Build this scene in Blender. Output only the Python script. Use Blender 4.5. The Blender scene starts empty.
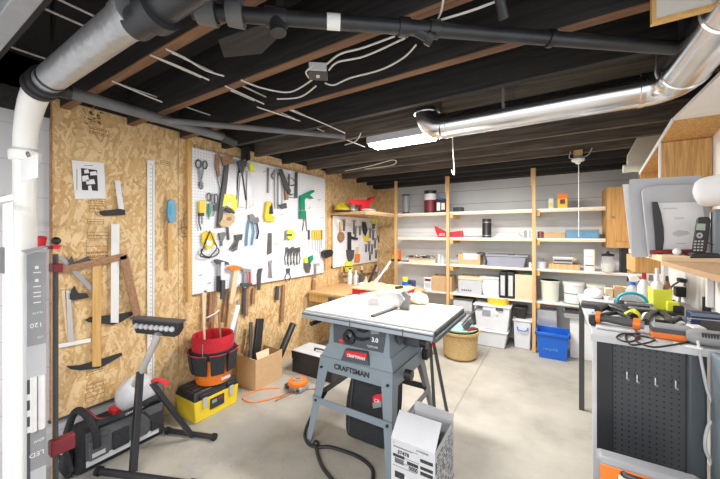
import bpy, bmesh, math, random
from mathutils import Vector, Matrix
random.seed(7)
SC = bpy.context.scene
COL = SC.collection
# ---------------------------------------------------------------- camera model
F = 317.0; YAW = math.radians(31.7); H0 = 233.5; CH = 1.42
sY, cY = math.sin(YAW), math.cos(YAW)
def P(x, y, X=None, Y=None, Z=None):
    """point where the sight line of a picture coordinate meets a real plane of the room"""
    u = (x-360)/F; v = (H0-y)/F
    dx, dy, dz = (-sY+cY*u), (cY+sY*u), v
    t = X/dx if X is not None else (Y/dy if Y is not None else (Z-CH)/dz)
    return Vector((dx*t, dy*t, CH+dz*t))
# ---------------------------------------------------------------- materials
MATS = {}
def nt(name):
    m = bpy.data.materials.new(name); m.use_nodes = True
    n = m.node_tree.nodes; l = m.node_tree.links
    return m, n, l, n['Principled BSDF']
def mat(name, col, rough=.5, metal=0.0, var=.08, scale=12, bump=0.0, spec=.5, alpha=1.0, trans=0.0, stretch=(1,1,1), emit=None, coat=0.0):
    if name in MATS: return MATS[name]
    m, n, l, b = nt(name)
    c = (*col, 1)
    b.inputs['Roughness'].default_value = rough; b.inputs['Metallic'].default_value = metal
    b.inputs['Specular IOR Level'].default_value = spec
    b.inputs['Coat Weight'].default_value = coat
    b.inputs['Base Color'].default_value = c
    if alpha < 1: b.inputs['Alpha'].default_value = alpha
    if trans: b.inputs['Transmission Weight'].default_value = trans
    if emit: b.inputs['Emission Color'].default_value = c; b.inputs['Emission Strength'].default_value = emit
    if var or bump:
        tc = n.new('ShaderNodeTexCoord'); mp = n.new('ShaderNodeMapping'); mp.inputs['Scale'].default_value = stretch
        ns = n.new('ShaderNodeTexNoise'); ns.inputs['Scale'].default_value = scale; ns.inputs['Detail'].default_value = 4
        l.new(tc.outputs['Object'], mp.inputs[0]); l.new(mp.outputs[0], ns.inputs['Vector'])
        if var:
            mx = n.new('ShaderNodeMix'); mx.data_type = 'RGBA'
            mx.inputs[6].default_value = tuple(max(0, q*(1-2*var)) for q in col)+(1,)
            mx.inputs[7].default_value = tuple(min(1, q*(1+2*var)) for q in col)+(1,)
            l.new(ns.outputs['Fac'], mx.inputs[0]); l.new(mx.outputs[2], b.inputs['Base Color'])
        if bump:
            bp = n.new('ShaderNodeBump'); bp.inputs['Strength'].default_value = bump; bp.inputs['Distance'].default_value = .005
            l.new(ns.outputs['Fac'], bp.inputs['Height']); l.new(bp.outputs[0], b.inputs['Normal'])
    MATS[name] = m
    return m
def ramp(n, stops):
    r = n.new('ShaderNodeValToRGB')
    while len(r.color_ramp.elements) < len(stops): r.color_ramp.elements.new(.5)
    for e, (p, c) in zip(r.color_ramp.elements, stops):
        e.position = p; e.color = (*c, 1)
    return r
def wood(name, light, dark, axis='x', scale=1.0, rough=.6, contrast=(.35, .7)):
    if name in MATS: return MATS[name]
    m, n, l, b = nt(name)
    tc = n.new('ShaderNodeTexCoord'); mp = n.new('ShaderNodeMapping')
    st = {'x': (1.2, 22, 22), 'y': (22, 1.2, 22), 'z': (22, 22, 1.2)}[axis]
    mp.inputs['Scale'].default_value = [q*scale for q in st]
    ns = n.new('ShaderNodeTexNoise'); ns.inputs['Scale'].default_value = 2.2; ns.inputs['Detail'].default_value = 6; ns.inputs['Distortion'].default_value = .6
    r = ramp(n, [(contrast[0], dark), (contrast[1], light)])
    l.new(tc.outputs['Object'], mp.inputs[0]); l.new(mp.outputs[0], ns.inputs['Vector']); l.new(ns.outputs['Fac'], r.inputs[0]); l.new(r.outputs[0], b.inputs['Base Color'])
    b.inputs['Roughness'].default_value = rough
    MATS[name] = m
    return m
def osb_mat():
    m, n, l, b = nt('osb')
    tc0 = n.new('ShaderNodeTexCoord'); sp0 = n.new('ShaderNodeSeparateXYZ'); l.new(tc0.outputs['Object'], sp0.inputs[0])
    ad0 = n.new('ShaderNodeMath'); l.new(sp0.outputs[0], ad0.inputs[0]); l.new(sp0.outputs[1], ad0.inputs[1])
    cb0 = n.new('ShaderNodeCombineXYZ'); l.new(ad0.outputs[0], cb0.inputs[1]); l.new(sp0.outputs[2], cb0.inputs[2])
    class _T: outputs = {'Object': cb0.outputs[0]}
    tc = _T
    warp = n.new('ShaderNodeTexNoise'); warp.inputs['Scale'].default_value = 9; warp.inputs['Detail'].default_value = 3
    l.new(tc.outputs['Object'], warp.inputs['Vector'])
    outs = []
    for i, (ang, sc) in enumerate(((25, 1.0), (-50, 1.2), (80, .9), (-20, .8), (60, 1.3), (-75, 1.0))):
        mp = n.new('ShaderNodeMapping'); mp.inputs['Rotation'].default_value = (math.radians(ang), 0, 0)
        add = n.new('ShaderNodeMix'); add.data_type = 'VECTOR'; add.inputs[0].default_value = .012
        l.new(tc.outputs['Object'], add.inputs[4]); l.new(warp.outputs['Color'], add.inputs[5])
        l.new(add.outputs[1], mp.inputs[0])
        mp2 = n.new('ShaderNodeMapping'); mp2.inputs['Scale'].default_value = (1, 15*sc, 58*sc); mp2.inputs['Location'].default_value = (i*3.3, i*1.7, i*5.1)
        l.new(mp.outputs[0], mp2.inputs[0])
        v = n.new('ShaderNodeTexVoronoi'); v.inputs['Scale'].default_value = 1.0
        l.new(mp2.outputs[0], v.inputs['Vector'])
        outs.append(v.outputs['Color'])
    sep = []
    for o in outs:
        s = n.new('ShaderNodeSeparateColor'); l.new(o, s.inputs[0]); sep.append(s)
    cur = sep[0].outputs[0]
    for i in range(1, 6):
        gt = n.new('ShaderNodeMath'); gt.operation = 'GREATER_THAN'; gt.inputs[1].default_value = .62
        l.new(sep[i].outputs[1], gt.inputs[0])
        mx = n.new('ShaderNodeMix'); mx.data_type = 'FLOAT'
        l.new(gt.outputs[0], mx.inputs[0]); l.new(cur, mx.inputs[2]); l.new(sep[i].outputs[0], mx.inputs[3]); cur = mx.outputs[0]
    big = n.new('ShaderNodeTexNoise'); big.inputs['Scale'].default_value = 2.5; big.inputs['Detail'].default_value = 3
    l.new(tc.outputs['Object'], big.inputs['Vector'])
    fine = n.new('ShaderNodeTexNoise'); fine.inputs['Scale'].default_value = 90; fine.inputs['Detail'].default_value = 3
    l.new(tc.outputs['Object'], fine.inputs['Vector'])
    a = n.new('ShaderNodeMath'); a.operation = 'MULTIPLY_ADD'; a.inputs[1].default_value = .5; l.new(big.outputs['Fac'], a.inputs[0]); l.new(cur, a.inputs[2])
    a2 = n.new('ShaderNodeMath'); a2.operation = 'MULTIPLY_ADD'; a2.inputs[1].default_value = .42; l.new(fine.outputs['Fac'], a2.inputs[0]); l.new(a.outputs[0], a2.inputs[2])
    r = ramp(n, [(.20, (.28, .14, .05)), (.38, (.52, .31, .125)), (.65, (.61, .39, .17)), (1.0, (.68, .46, .225)), (1.3, (.76, .56, .31))])
    for e in r.color_ramp.elements: e.position = e.position/1.35
    sc = n.new('ShaderNodeMath'); sc.operation = 'MULTIPLY'; sc.inputs[1].default_value = 1/1.45; l.new(a2.outputs[0], sc.inputs[0])
    l.new(sc.outputs[0], r.inputs[0])
    # sheet seams: dark thin vertical lines along the wall
    sx = n.new('ShaderNodeSeparateXYZ'); l.new(tc.outputs['Object'], sx.inputs[0])
    l.new(r.outputs[0], b.inputs['Base Color'])
    b.inputs['Roughness'].default_value = .62
    bp = n.new('ShaderNodeBump'); bp.inputs['Strength'].default_value = .35; bp.inputs['Distance'].default_value = .003
    l.new(cur, bp.inputs['Height']); l.new(bp.outputs[0], b.inputs['Normal'])
    MATS['osb'] = m
    return m
def floor_mat():
    m, n, l, b = nt('concrete_floor')
    tc = n.new('ShaderNodeTexCoord')
    big = n.new('ShaderNodeTexNoise'); big.inputs['Scale'].default_value = 1.6; big.inputs['Detail'].default_value = 8; big.inputs['Roughness'].default_value = .65
    l.new(tc.outputs['Object'], big.inputs['Vector'])
    r = ramp(n, [(.3, (.29, .27, .235)), (.5, (.40, .375, .325)), (.72, (.50, .47, .41))])
    l.new(big.outputs['Fac'], r.inputs[0])
    sp = n.new('ShaderNodeTexVoronoi'); sp.inputs['Scale'].default_value = 26
    l.new(tc.outputs['Object'], sp.inputs['Vector'])
    lt = n.new('ShaderNodeMath'); lt.operation = 'LESS_THAN'; lt.inputs[1].default_value = .13; l.new(sp.outputs['Distance'], lt.inputs[0])
    sp2 = n.new('ShaderNodeTexNoise'); sp2.inputs['Scale'].default_value = 3.2; sp2.inputs['Detail'].default_value = 2; l.new(tc.outputs['Object'], sp2.inputs['Vector'])
    # grey flakes lie thick near the saw (front), thin out further back
    sx = n.new('ShaderNodeSeparateXYZ'); l.new(tc.outputs['Object'], sx.inputs[0])
    mr = n.new('ShaderNodeMapRange'); mr.inputs[1].default_value = 2.6; mr.inputs[2].default_value = 1.2; mr.inputs[3].default_value = 0; mr.inputs[4].default_value = 1; l.new(sx.outputs[1], mr.inputs[0])
    th = n.new('ShaderNodeMath'); th.operation = 'MULTIPLY'; l.new(lt.outputs[0], th.inputs[0]); l.new(mr.outputs[0], th.inputs[1])
    g2 = n.new('ShaderNodeMath'); g2.operation = 'GREATER_THAN'; g2.inputs[1].default_value = .46; l.new(sp2.outputs['Fac'], g2.inputs[0])
    th2 = n.new('ShaderNodeMath'); th2.operation = 'MULTIPLY'; l.new(th.outputs[0], th2.inputs[0]); l.new(g2.outputs[0], th2.inputs[1])
    th3 = n.new('ShaderNodeMath'); th3.operation = 'MULTIPLY'; th3.inputs[1].default_value = .75; l.new(th2.outputs[0], th3.inputs[0])
    mx = n.new('ShaderNodeMix'); mx.data_type = 'RGBA'; mx.inputs[7].default_value = (.23, .23, .22, 1)
    l.new(th3.outputs[0], mx.inputs[0]); l.new(r.outputs[0], mx.inputs[6])
    # worn grey paint patch in front of the saw
    pt = n.new('ShaderNodeTexNoise'); pt.inputs['Scale'].default_value = 2.3; pt.inputs['Detail'].default_value = 9; pt.inputs['Roughness'].default_value = .7; l.new(tc.outputs['Object'], pt.inputs['Vector'])
    pr = n.new('ShaderNodeMapRange'); pr.inputs[1].default_value = .47; pr.inputs[2].default_value = .56; l.new(pt.outputs['Fac'], pr.inputs[0])
    mr2 = n.new('ShaderNodeMapRange'); mr2.inputs[1].default_value = 2.2; mr2.inputs[2].default_value = 1.5; mr2.inputs[3].default_value = 0; mr2.inputs[4].default_value = .55; l.new(sx.outputs[1], mr2.inputs[0])
    pm = n.new('ShaderNodeMath'); pm.operation = 'MULTIPLY'; l.new(pr.outputs[0], pm.inputs[0]); l.new(mr2.outputs[0], pm.inputs[1])
    mxp = n.new('ShaderNodeMix'); mxp.data_type = 'RGBA'; mxp.inputs[7].default_value = (.30, .30, .29, 1); l.new(pm.outputs[0], mxp.inputs[0]); l.new(mx.outputs[2], mxp.inputs[6])
    # control joint sawn along the room
    wv = n.new('ShaderNodeTexNoise'); wv.inputs['Scale'].default_value = 6; l.new(tc.outputs['Object'], wv.inputs['Vector'])
    s1 = n.new('ShaderNodeMath'); s1.operation = 'MULTIPLY_ADD'; s1.inputs[1].default_value = .02; l.new(wv.outputs['Fac'], s1.inputs[0]); l.new(sx.outputs[0], s1.inputs[2])
    s2 = n.new('ShaderNodeMath'); s2.operation = 'ADD'; s2.inputs[1].default_value = .68; l.new(s1.outputs[0], s2.inputs[0])
    s3 = n.new('ShaderNodeMath'); s3.operation = 'ABSOLUTE'; l.new(s2.outputs[0], s3.inputs[0])
    s4 = n.new('ShaderNodeMath'); s4.operation = 'LESS_THAN'; s4.inputs[1].default_value = .007; l.new(s3.outputs[0], s4.inputs[0])
    s5 = n.new('ShaderNodeMath'); s5.operation = 'MULTIPLY'; s5.inputs[1].default_value = .55; l.new(s4.outputs[0], s5.inputs[0])
    mx2 = n.new('ShaderNodeMix'); mx2.data_type = 'RGBA'; mx2.inputs[7].default_value = (.2, .18, .15, 1); l.new(s5.outputs[0], mx2.inputs[0]); l.new(mxp.outputs[2], mx2.inputs[6])
    l.new(mx2.outputs[2], b.inputs['Base Color']); b.inputs['Roughness'].default_value = .55
    bp = n.new('ShaderNodeBump'); bp.inputs['Strength'].default_value = .15; bp.inputs['Distance'].default_value = .004; l.new(pt.outputs['Fac'], bp.inputs['Height']); l.new(bp.outputs[0], b.inputs['Normal'])
    return m
def lines_mat(name, col, dark, step, width, axis, rough=.7, step2=None, axis2=None, off=0):
    """painted surface with thin joints every step metres along an axis (boards, blocks)"""
    m, n, l, b = nt(name)
    tc = n.new('ShaderNodeTexCoord'); sx = n.new('ShaderNodeSeparateXYZ'); l.new(tc.outputs['Object'], sx.inputs[0])
    ns = n.new('ShaderNodeTexNoise'); ns.inputs['Scale'].default_value = 3; ns.inputs['Detail'].default_value = 5; l.new(tc.outputs['Object'], ns.inputs['Vector'])
    def joint(ax, st, w):
        a = n.new('ShaderNodeMath'); a.operation = 'MULTIPLY_ADD'; a.inputs[1].default_value = .012; l.new(ns.outputs['Fac'], a.inputs[0]); l.new(sx.outputs['XYZ'.index(ax)], a.inputs[2])
        a0 = n.new('ShaderNodeMath'); a0.operation = 'ADD'; a0.inputs[1].default_value = off; l.new(a.outputs[0], a0.inputs[0])
        d = n.new('ShaderNodeMath'); d.operation = 'PINGPONG'; d.inputs[1].default_value = st/2; l.new(a0.outputs[0], d.inputs[0])
        t = n.new('ShaderNodeMath'); t.operation = 'LESS_THAN'; t.inputs[1].default_value = w; l.new(d.outputs[0], t.inputs[0])
        return t.outputs[0]
    j = joint(axis, step, width)
    if step2:
        j2 = joint(axis2, step2, width); mm = n.new('ShaderNodeMath'); mm.operation = 'MAXIMUM'; l.new(j, mm.inputs[0]); l.new(j2, mm.inputs[1]); j = mm.outputs[0]
    mv = n.new('ShaderNodeMix'); mv.data_type = 'RGBA'; mv.inputs[6].default_value = (*[q*.88 for q in col], 1); mv.inputs[7].default_value = (*[min(1, q*1.1) for q in col], 1); l.new(ns.outputs['Fac'], mv.inputs[0])
    mx = n.new('ShaderNodeMix'); mx.data_type = 'RGBA'; mx.inputs[7].default_value = (*dark, 1); l.new(j, mx.inputs[0]); l.new(mv.outputs[2], mx.inputs[6]); l.new(mx.outputs[2], b.inputs['Base Color'])
    b.inputs['Roughness'].default_value = rough
    MATS[name] = m
    return m
def peg_mat(name, col, hole, a1, a2, step=.0254, r=.0036, rough=.45, zmin=None):
    m, n, l, b = nt(name)
    tc = n.new('ShaderNodeTexCoord'); sx = n.new('ShaderNodeSeparateXYZ'); l.new(tc.outputs['Object'], sx.inputs[0])
    ds = []
    for a in (a1, a2):
        d = n.new('ShaderNodeMath'); d.operation = 'PINGPONG'; d.inputs[1].default_value = step/2; l.new(sx.outputs['XYZ'.index(a)], d.inputs[0])
        p = n.new('ShaderNodeMath'); p.operation = 'POWER'; p.inputs[1].default_value = 2; l.new(d.outputs[0], p.inputs[0]); ds.append(p)
    s = n.new('ShaderNodeMath'); s.operation = 'ADD'; l.new(ds[0].outputs[0], s.inputs[0]); l.new(ds[1].outputs[0], s.inputs[1])
    t = n.new('ShaderNodeMath'); t.operation = 'LESS_THAN'; t.inputs[1].default_value = r*r; l.new(s.outputs[0], t.inputs[0])
    o = t.outputs[0]
    mx = n.new('ShaderNodeMix'); mx.data_type = 'RGBA'; mx.inputs[6].default_value = (*col, 1); mx.inputs[7].default_value = (*hole, 1); l.new(o, mx.inputs[0]); l.new(mx.outputs[2], b.inputs['Base Color'])
    b.inputs['Roughness'].default_value = rough
    MATS[name] = m
    return m
def foil_mat(name, col, rough, scale, bump, metal=1.0, stretch=(1,1,1)):
    return mat(name, col, rough, metal, .12, scale, bump, stretch=stretch)
M = dict(
 osb=osb_mat(), floor=floor_mat(),
 block=lines_mat('painted_block', (.56, .56, .58), (.40, .40, .42), .205, .0022, 'Z', step2=.41, axis2='Y'),
 boards=lines_mat('painted_form_boards', (.60, .60, .59), (.30, .30, .29), .19, .0035, 'Z', off=.04),
 peg=peg_mat('white_pegboard', (.82, .83, .87), (.36, .37, .42), 'Y', 'Z', r=.0040), pegblk=peg_mat('black_pegboard', (.045, .05, .056), (.006, .006, .006), 'X', 'Z', rough=.35, r=.004),
 joist=wood('dark_joist', (.034, .030, .028), (.012, .011, .011), 'x', rough=.75), joistb=wood('lit_joist_bottom_brown', (.25, .125, .06), (.12, .06, .032), 'x', rough=.7),
 joistl=wood('lit_joist_face_brown', (.34, .27, .19), (.16, .12, .085), 'x', rough=.8), joistg=wood('grey_brown_joist', (.17, .135, .105), (.07, .055, .044), 'x', rough=.8), sub=mat('subfloor_dark', (.016, .015, .015), .9),
 stud=wood('stud_pine', (.74, .50, .25), (.58, .34, .14), 'z'), shelfw=wood('shelf_pine', (.88, .72, .48), (.75, .55, .32), 'x', contrast=(.3, .75)),
 white=mat('white_paint', (.80, .80, .79), .5, var=.03), pvc=mat('white_pvc', (.80, .79, .76), .35, var=.02), black=mat('black_plastic', (.018, .018, .02), .4), blackm=mat('black_metal', (.03, .03, .034), .35, .3),
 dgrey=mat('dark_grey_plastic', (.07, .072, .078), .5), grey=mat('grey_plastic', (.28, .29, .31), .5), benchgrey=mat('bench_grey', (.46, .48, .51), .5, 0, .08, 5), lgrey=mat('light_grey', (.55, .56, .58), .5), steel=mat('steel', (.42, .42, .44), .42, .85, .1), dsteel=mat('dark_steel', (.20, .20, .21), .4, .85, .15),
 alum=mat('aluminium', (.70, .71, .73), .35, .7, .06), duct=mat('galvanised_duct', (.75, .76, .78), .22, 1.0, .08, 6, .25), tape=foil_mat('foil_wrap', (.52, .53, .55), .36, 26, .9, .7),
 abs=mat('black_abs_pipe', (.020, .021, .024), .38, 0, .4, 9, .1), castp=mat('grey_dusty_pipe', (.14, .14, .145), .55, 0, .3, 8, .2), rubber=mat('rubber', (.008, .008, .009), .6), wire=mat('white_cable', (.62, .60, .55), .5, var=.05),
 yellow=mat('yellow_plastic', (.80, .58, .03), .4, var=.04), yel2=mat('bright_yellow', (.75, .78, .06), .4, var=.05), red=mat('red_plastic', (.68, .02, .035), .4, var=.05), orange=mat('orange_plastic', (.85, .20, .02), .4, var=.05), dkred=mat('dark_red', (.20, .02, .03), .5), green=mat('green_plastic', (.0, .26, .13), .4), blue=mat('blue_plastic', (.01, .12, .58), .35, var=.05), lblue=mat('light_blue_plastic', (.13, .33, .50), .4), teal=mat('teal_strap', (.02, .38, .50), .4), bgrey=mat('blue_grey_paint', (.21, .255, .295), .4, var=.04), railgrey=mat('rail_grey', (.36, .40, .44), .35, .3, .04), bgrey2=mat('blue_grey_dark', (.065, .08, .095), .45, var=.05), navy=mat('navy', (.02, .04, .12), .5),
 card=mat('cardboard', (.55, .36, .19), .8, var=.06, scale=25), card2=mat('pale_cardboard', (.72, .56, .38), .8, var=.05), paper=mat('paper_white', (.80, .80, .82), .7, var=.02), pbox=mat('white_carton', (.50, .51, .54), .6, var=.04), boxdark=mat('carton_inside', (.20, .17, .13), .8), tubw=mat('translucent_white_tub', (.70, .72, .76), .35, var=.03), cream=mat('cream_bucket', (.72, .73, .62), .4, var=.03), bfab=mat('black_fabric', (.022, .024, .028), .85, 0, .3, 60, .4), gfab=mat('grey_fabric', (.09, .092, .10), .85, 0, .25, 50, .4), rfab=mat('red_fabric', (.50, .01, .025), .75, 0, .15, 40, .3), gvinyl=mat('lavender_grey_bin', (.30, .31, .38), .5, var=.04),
 oak=wood('oak_cabinet', (.74, .42, .15), (.55, .27, .08), 'z', 1.3), oakx=wood('oak_panel', (.70, .43, .17), (.44, .23, .075), 'z', 2.0), tan=mat('particle_board', (.56, .35, .19), .6, 0, .12, 120), beige=mat('beige_panel', (.60, .53, .43), .6, var=.04), ply=wood('plywood', (.80, .62, .38), (.68, .46, .24), 'y', .7), maple=wood('yellow_wood', (.72, .46, .18), (.58, .33, .10), 'z', 1.0), brown=wood('brown_wood', (.42, .24, .13), (.28, .14, .07), 'x', 1.0), mdf=mat('white_melamine', (.76, .72, .64), .45, 0, .05, 5), ink=mat('ink_black', (.03, .03, .03), .7), stamp=mat('faded_stamp', (.20, .11, .05), .8), skin=mat('leather_tan', (.62, .47, .28), .8, 0, .2, 30, .5), glass=mat('clear_plastic', (.85, .85, .86), .15, 0, 0, alpha=.30), wick=mat('wicker', (.66, .42, .19), .7, 0, .35, 70, .9, stretch=(1, 1, 2.2)), mint=mat('mint_plastic', (.38, .66, .55), .4), bag=mat('white_plastic_bag', (.62, .63, .66), .4, 0, .12, 14, .9), lcd=mat('lcd_green', (.35, .42, .33), .3), tube=mat('fluorescent', (1.0, .98, .94), .5, var=0, emit=14),
)
# ---------------------------------------------------------------- geometry helpers
class MB:
    def __init__(s): s.bm = bmesh.new()
    def box(s, x0, x1, y0, y1, z0, z1, R=None, c=None):
        vs = [s.bm.verts.new((x, y, z)) for x in (x0, x1) for y in (y0, y1) for z in (z0, z1)]
        for f in ((0,1,3,2), (4,6,7,5), (0,4,5,1), (2,3,7,6), (0,2,6,4), (1,5,7,3)): s.bm.faces.new([vs[i] for i in f])
        if R is not None:
            c = Vector(c); 
            for v in vs: v.co = c + R @ (v.co - c)
        return s
    def bar(s, p0, p1, w, t, up=(0, 0, 1)):
        """rectangular bar from p0 to p1, w across, t along up"""
        p0, p1 = Vector(p0), Vector(p1); d = (p1-p0).normalized(); up = Vector(up)
        side = d.cross(up)
        if side.length < 1e-4: side = d.cross(Vector((1, 0, 0)))
        side.normalize(); u2 = side.cross(d).normalized()
        vs = []
        for p in (p0, p1):
            for a, b in ((-1, -1), (1, -1), (1, 1), (-1, 1)): vs.append(s.bm.verts.new(p + side*a*w/2 + u2*b*t/2))
        for f in ((0,1,2,3), (7,6,5,4), (0,4,5,1), (1,5,6,2), (2,6,7,3), (3,7,4,0)): s.bm.faces.new([vs[i] for i in f])
        return s
    def tube(s, pts, r, seg=8, caps=True, radii=None):
        pts = [Vector(p) for p in pts]; n = len(pts); prev = None; rings = []
        ref = None
        for i, p in enumerate(pts):
            d = (pts[min(i+1, n-1)] - pts[max(i-1, 0)])
            if d.length < 1e-9: d = Vector((0, 0, 1))
            d.normalize()
            if ref is None:
                ref = Vector((0, 0, 1)) if abs(d.z) < .9 else Vector((1, 0, 0))
            a = d.cross(ref)
            if a.length < 1e-4: a = d.cross(Vector((0, 1, 0)))
            a.normalize(); b = a.cross(d).normalized(); ref = b
            rr = radii[i] if radii else r
            rings.append([s.bm.verts.new(p + (a*math.cos(2*math.pi*k/seg) + b*math.sin(2*math.pi*k/seg))*rr) for k in range(seg)])
        for i in range(n-1):
            for k in range(seg): s.bm.faces.new((rings[i][k], rings[i][(k+1) % seg], rings[i+1][(k+1) % seg], rings[i+1][k]))
        if caps:
            s.bm.faces.new(rings[0][::-1]); s.bm.faces.new(rings[-1])
        return s
    def cyl(s, p0, p1, r0, r1=None, seg=20): return s.tube([p0, p1], r0, seg, True, [r0, r0 if r1 is None else r1])
    def lathe(s, prof, c, seg=28, axis=(0, 0, 1), closed=False):
        """prof: list of (r, h) revolved about axis through c"""
        c = Vector(c); ax = Vector(axis).normalized(); a = ax.orthogonal().normalized(); b = ax.cross(a)
        rings = []
        for r, h in prof:
            if r < 1e-6: rings.append([s.bm.verts.new(c+ax*h)])
            else: rings.append([s.bm.verts.new(c+ax*h+(a*math.cos(2*math.pi*k/seg)+b*math.sin(2*math.pi*k/seg))*r) for k in range(seg)])
        for i in range(len(rings)-1):
            A, B = rings[i], rings[i+1]
            for k in range(seg):
                k2 = (k+1) % seg
                if len(A) == 1 and len(B) == 1: continue
                if len(A) == 1: s.bm.faces.new((A[0], B[k], B[k2]))
                elif len(B) == 1: s.bm.faces.new((A[k], A[k2], B[0]))
                else: s.bm.faces.new((A[k], A[k2], B[k2], B[k]))
        return s
    def prism(s, pts, vec):
        pts = [Vector(p) for p in pts]; vec = Vector(vec)
        A = [s.bm.verts.new(p) for p in pts]; B = [s.bm.verts.new(p+vec) for p in pts]; n = len(pts)
        s.bm.faces.new(A[::-1]); s.bm.faces.new(B)
        for i in range(n): s.bm.faces.new((A[i], A[(i+1) % n], B[(i+1) % n], B[i]))
        return s
    def quadbox(s, bot, top):
        """hexahedron from 4 bottom and 4 top points"""
        A = [s.bm.verts.new(p) for p in bot]; B = [s.bm.verts.new(p) for p in top]
        s.bm.faces.new(A[::-1]); s.bm.faces.new(B)
        for i in range(4): s.bm.faces.new((A[i], A[(i+1) % 4], B[(i+1) % 4], B[i]))
        return s
    def ball(s, c, r, sc=(1, 1, 1), seg=14, noise=0):
        res = bmesh.ops.create_uvsphere(s.bm, u_segments=seg, v_segments=max(6, seg//2+1), radius=1)
        for v in res['verts']:
            k = 1 + (random.uniform(-noise, noise) if noise else 0)
            v.co = Vector(c) + Vector((v.co.x*r*sc[0]*k, v.co.y*r*sc[1]*k, v.co.z*r*sc[2]*k))
        return s
    def plate(s, px, X=None, Y=None, th=.01):
        """solid with an outline given on the plane X=.. or Y=.., thickness th into the room"""
        pts = [P(a, b, X=X, Y=Y) for a, b in px]
        return s.prism(pts, (th, 0, 0) if X is not None else (0, -th, 0))
    def line(s, px, r, X=None, Y=None, seg=6, off=0):
        pts = [P(a, b, X=X, Y=Y)+Vector((off if X is not None else 0, -off if Y is not None else 0, 0)) for a, b in px]
        return s.tube(pts, r, seg)
    def open_box(s, x0, x1, y0, y1, z0, z1, t=.004, flare=0.0):
        """open-topped container with wall thickness, flare = how much wider the rim is than the base"""
        f = flare
        ob = [(x0+f, y0+f, z0), (x1-f, y0+f, z0), (x1-f, y1-f, z0), (x0+f, y1-f, z0)]; ot = [(x0, y0, z1), (x1, y0, z1), (x1, y1, z1), (x0, y1, z1)]
        it = [(x0+t, y0+t, z1), (x1-t, y0+t, z1), (x1-t, y1-t, z1), (x0+t, y1-t, z1)]; ib = [(x0+f+t, y0+f+t, z0+t), (x1-f-t, y0+f+t, z0+t), (x1-f-t, y1-f-t, z0+t), (x0+f+t, y1-f-t, z0+t)]
        L = [[s.bm.verts.new(p) for p in q] for q in (ob, ot, it, ib)]
        s.bm.faces.new(L[0][::-1])
        for a, b in ((0, 1), (1, 2), (2, 3)):
            for i in range(4): s.bm.faces.new((L[a][i], L[a][(i+1) % 4], L[b][(i+1) % 4], L[b][i]))
        s.bm.faces.new(L[3])
        return s
    def build(s, name, m, parent=None, bev=0.0, smooth=True, tag=None, sub=0, keep=False):
        bmesh.ops.recalc_face_normals(s.bm, faces=s.bm.faces[:])
        if parent is not None: loc = wloc(parent)
        elif keep: loc = Vector((0, 0, 0))
        else:
            xs = [v.co for v in s.bm.verts]
            loc = Vector(((min(v.x for v in xs)+max(v.x for v in xs))/2, (min(v.y for v in xs)+max(v.y for v in xs))/2, min(v.z for v in xs)))
        for v in s.bm.verts: v.co -= loc
        me = bpy.data.meshes.new(name); s.bm.to_mesh(me); s.bm.free()
        me.materials.append(M[m] if isinstance(m, str) else m)
        if smooth:
            me.polygons.foreach_set('use_smooth', [True]*len(me.polygons)); me.set_sharp_from_angle(angle=math.radians(38))
        o = bpy.data.objects.new(name, me); COL.objects.link(o)
        if parent is not None: o.parent = parent
        else: o.location = loc
        if bev:
            md = o.modifiers.new('bevel', 'BEVEL'); md.width = bev; md.segments = 2; md.limit_method = 'ANGLE'; md.angle_limit = math.radians(50)
        if sub:
            md = o.modifiers.new('sub', 'SUBSURF'); md.levels = sub; md.render_levels = sub
        if tag: settag(o, *tag)
        return o
def wloc(o):
    v = Vector(o.location)
    while o.parent: o = o.parent; v = v+Vector(o.location)
    return v
def settag(o, label, cat=None, group=None):
    o['label'] = label
    if cat: o['category'] = cat
    if group: o['group'] = group
def thing(name, loc, label, cat, group=None):
    o = bpy.data.objects.new(name, None); COL.objects.link(o); o.location = loc; o.empty_display_size = .05
    settag(o, label, cat, group); return o
def struct(name, mb, m, parent=None, **k):
    o = mb.build(name, m, parent, keep=(parent is None), **k)
    if parent is None: o['kind'] = 'structure'
    return o
def dup(root, off, label=None, group=None):
    r = root.copy(); COL.objects.link(r); r.location = Vector(root.location)+Vector(off)
    if label: r['label'] = label
    if group: r['group'] = group
    def rec(a, b):
        for ch in list(a.children):
            if ch == b: continue
            c = ch.copy(); COL.objects.link(c); c.parent = b; rec(ch, c)
    rec(root, r)
    return r
def text(name, s, size, origin, xdir, updir, m, parent, wscale=1.0, depth=.0006, align='LEFT', bold=0.0, shear=0.0):
    cu = bpy.data.curves.new('t', 'FONT'); cu.body = s; cu.size = size; cu.extrude = depth; cu.align_x = align; cu.offset = bold; cu.resolution_u = 3; cu.shear = shear
    ob = bpy.data.objects.new('t', cu); COL.objects.link(ob)
    dg = bpy.context.evaluated_depsgraph_get(); me = bpy.data.meshes.new_from_object(ob.evaluated_get(dg)); bpy.data.objects.remove(ob)
    xd = Vector(xdir).normalized(); ud = Vector(updir).normalized(); nd = xd.cross(ud)
    o0 = Vector(origin); pl = wloc(parent) if parent is not None else Vector((0, 0, 0))
    for v in me.vertices: v.co = o0 + xd*v.co.x*wscale + ud*v.co.y + nd*v.co.z - pl
    me.materials.clear(); me.materials.append(M[m]); me.name = name
    o = bpy.data.objects.new(name, me); COL.objects.link(o)
    if parent is not None: o.parent = parent
    return o
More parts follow.
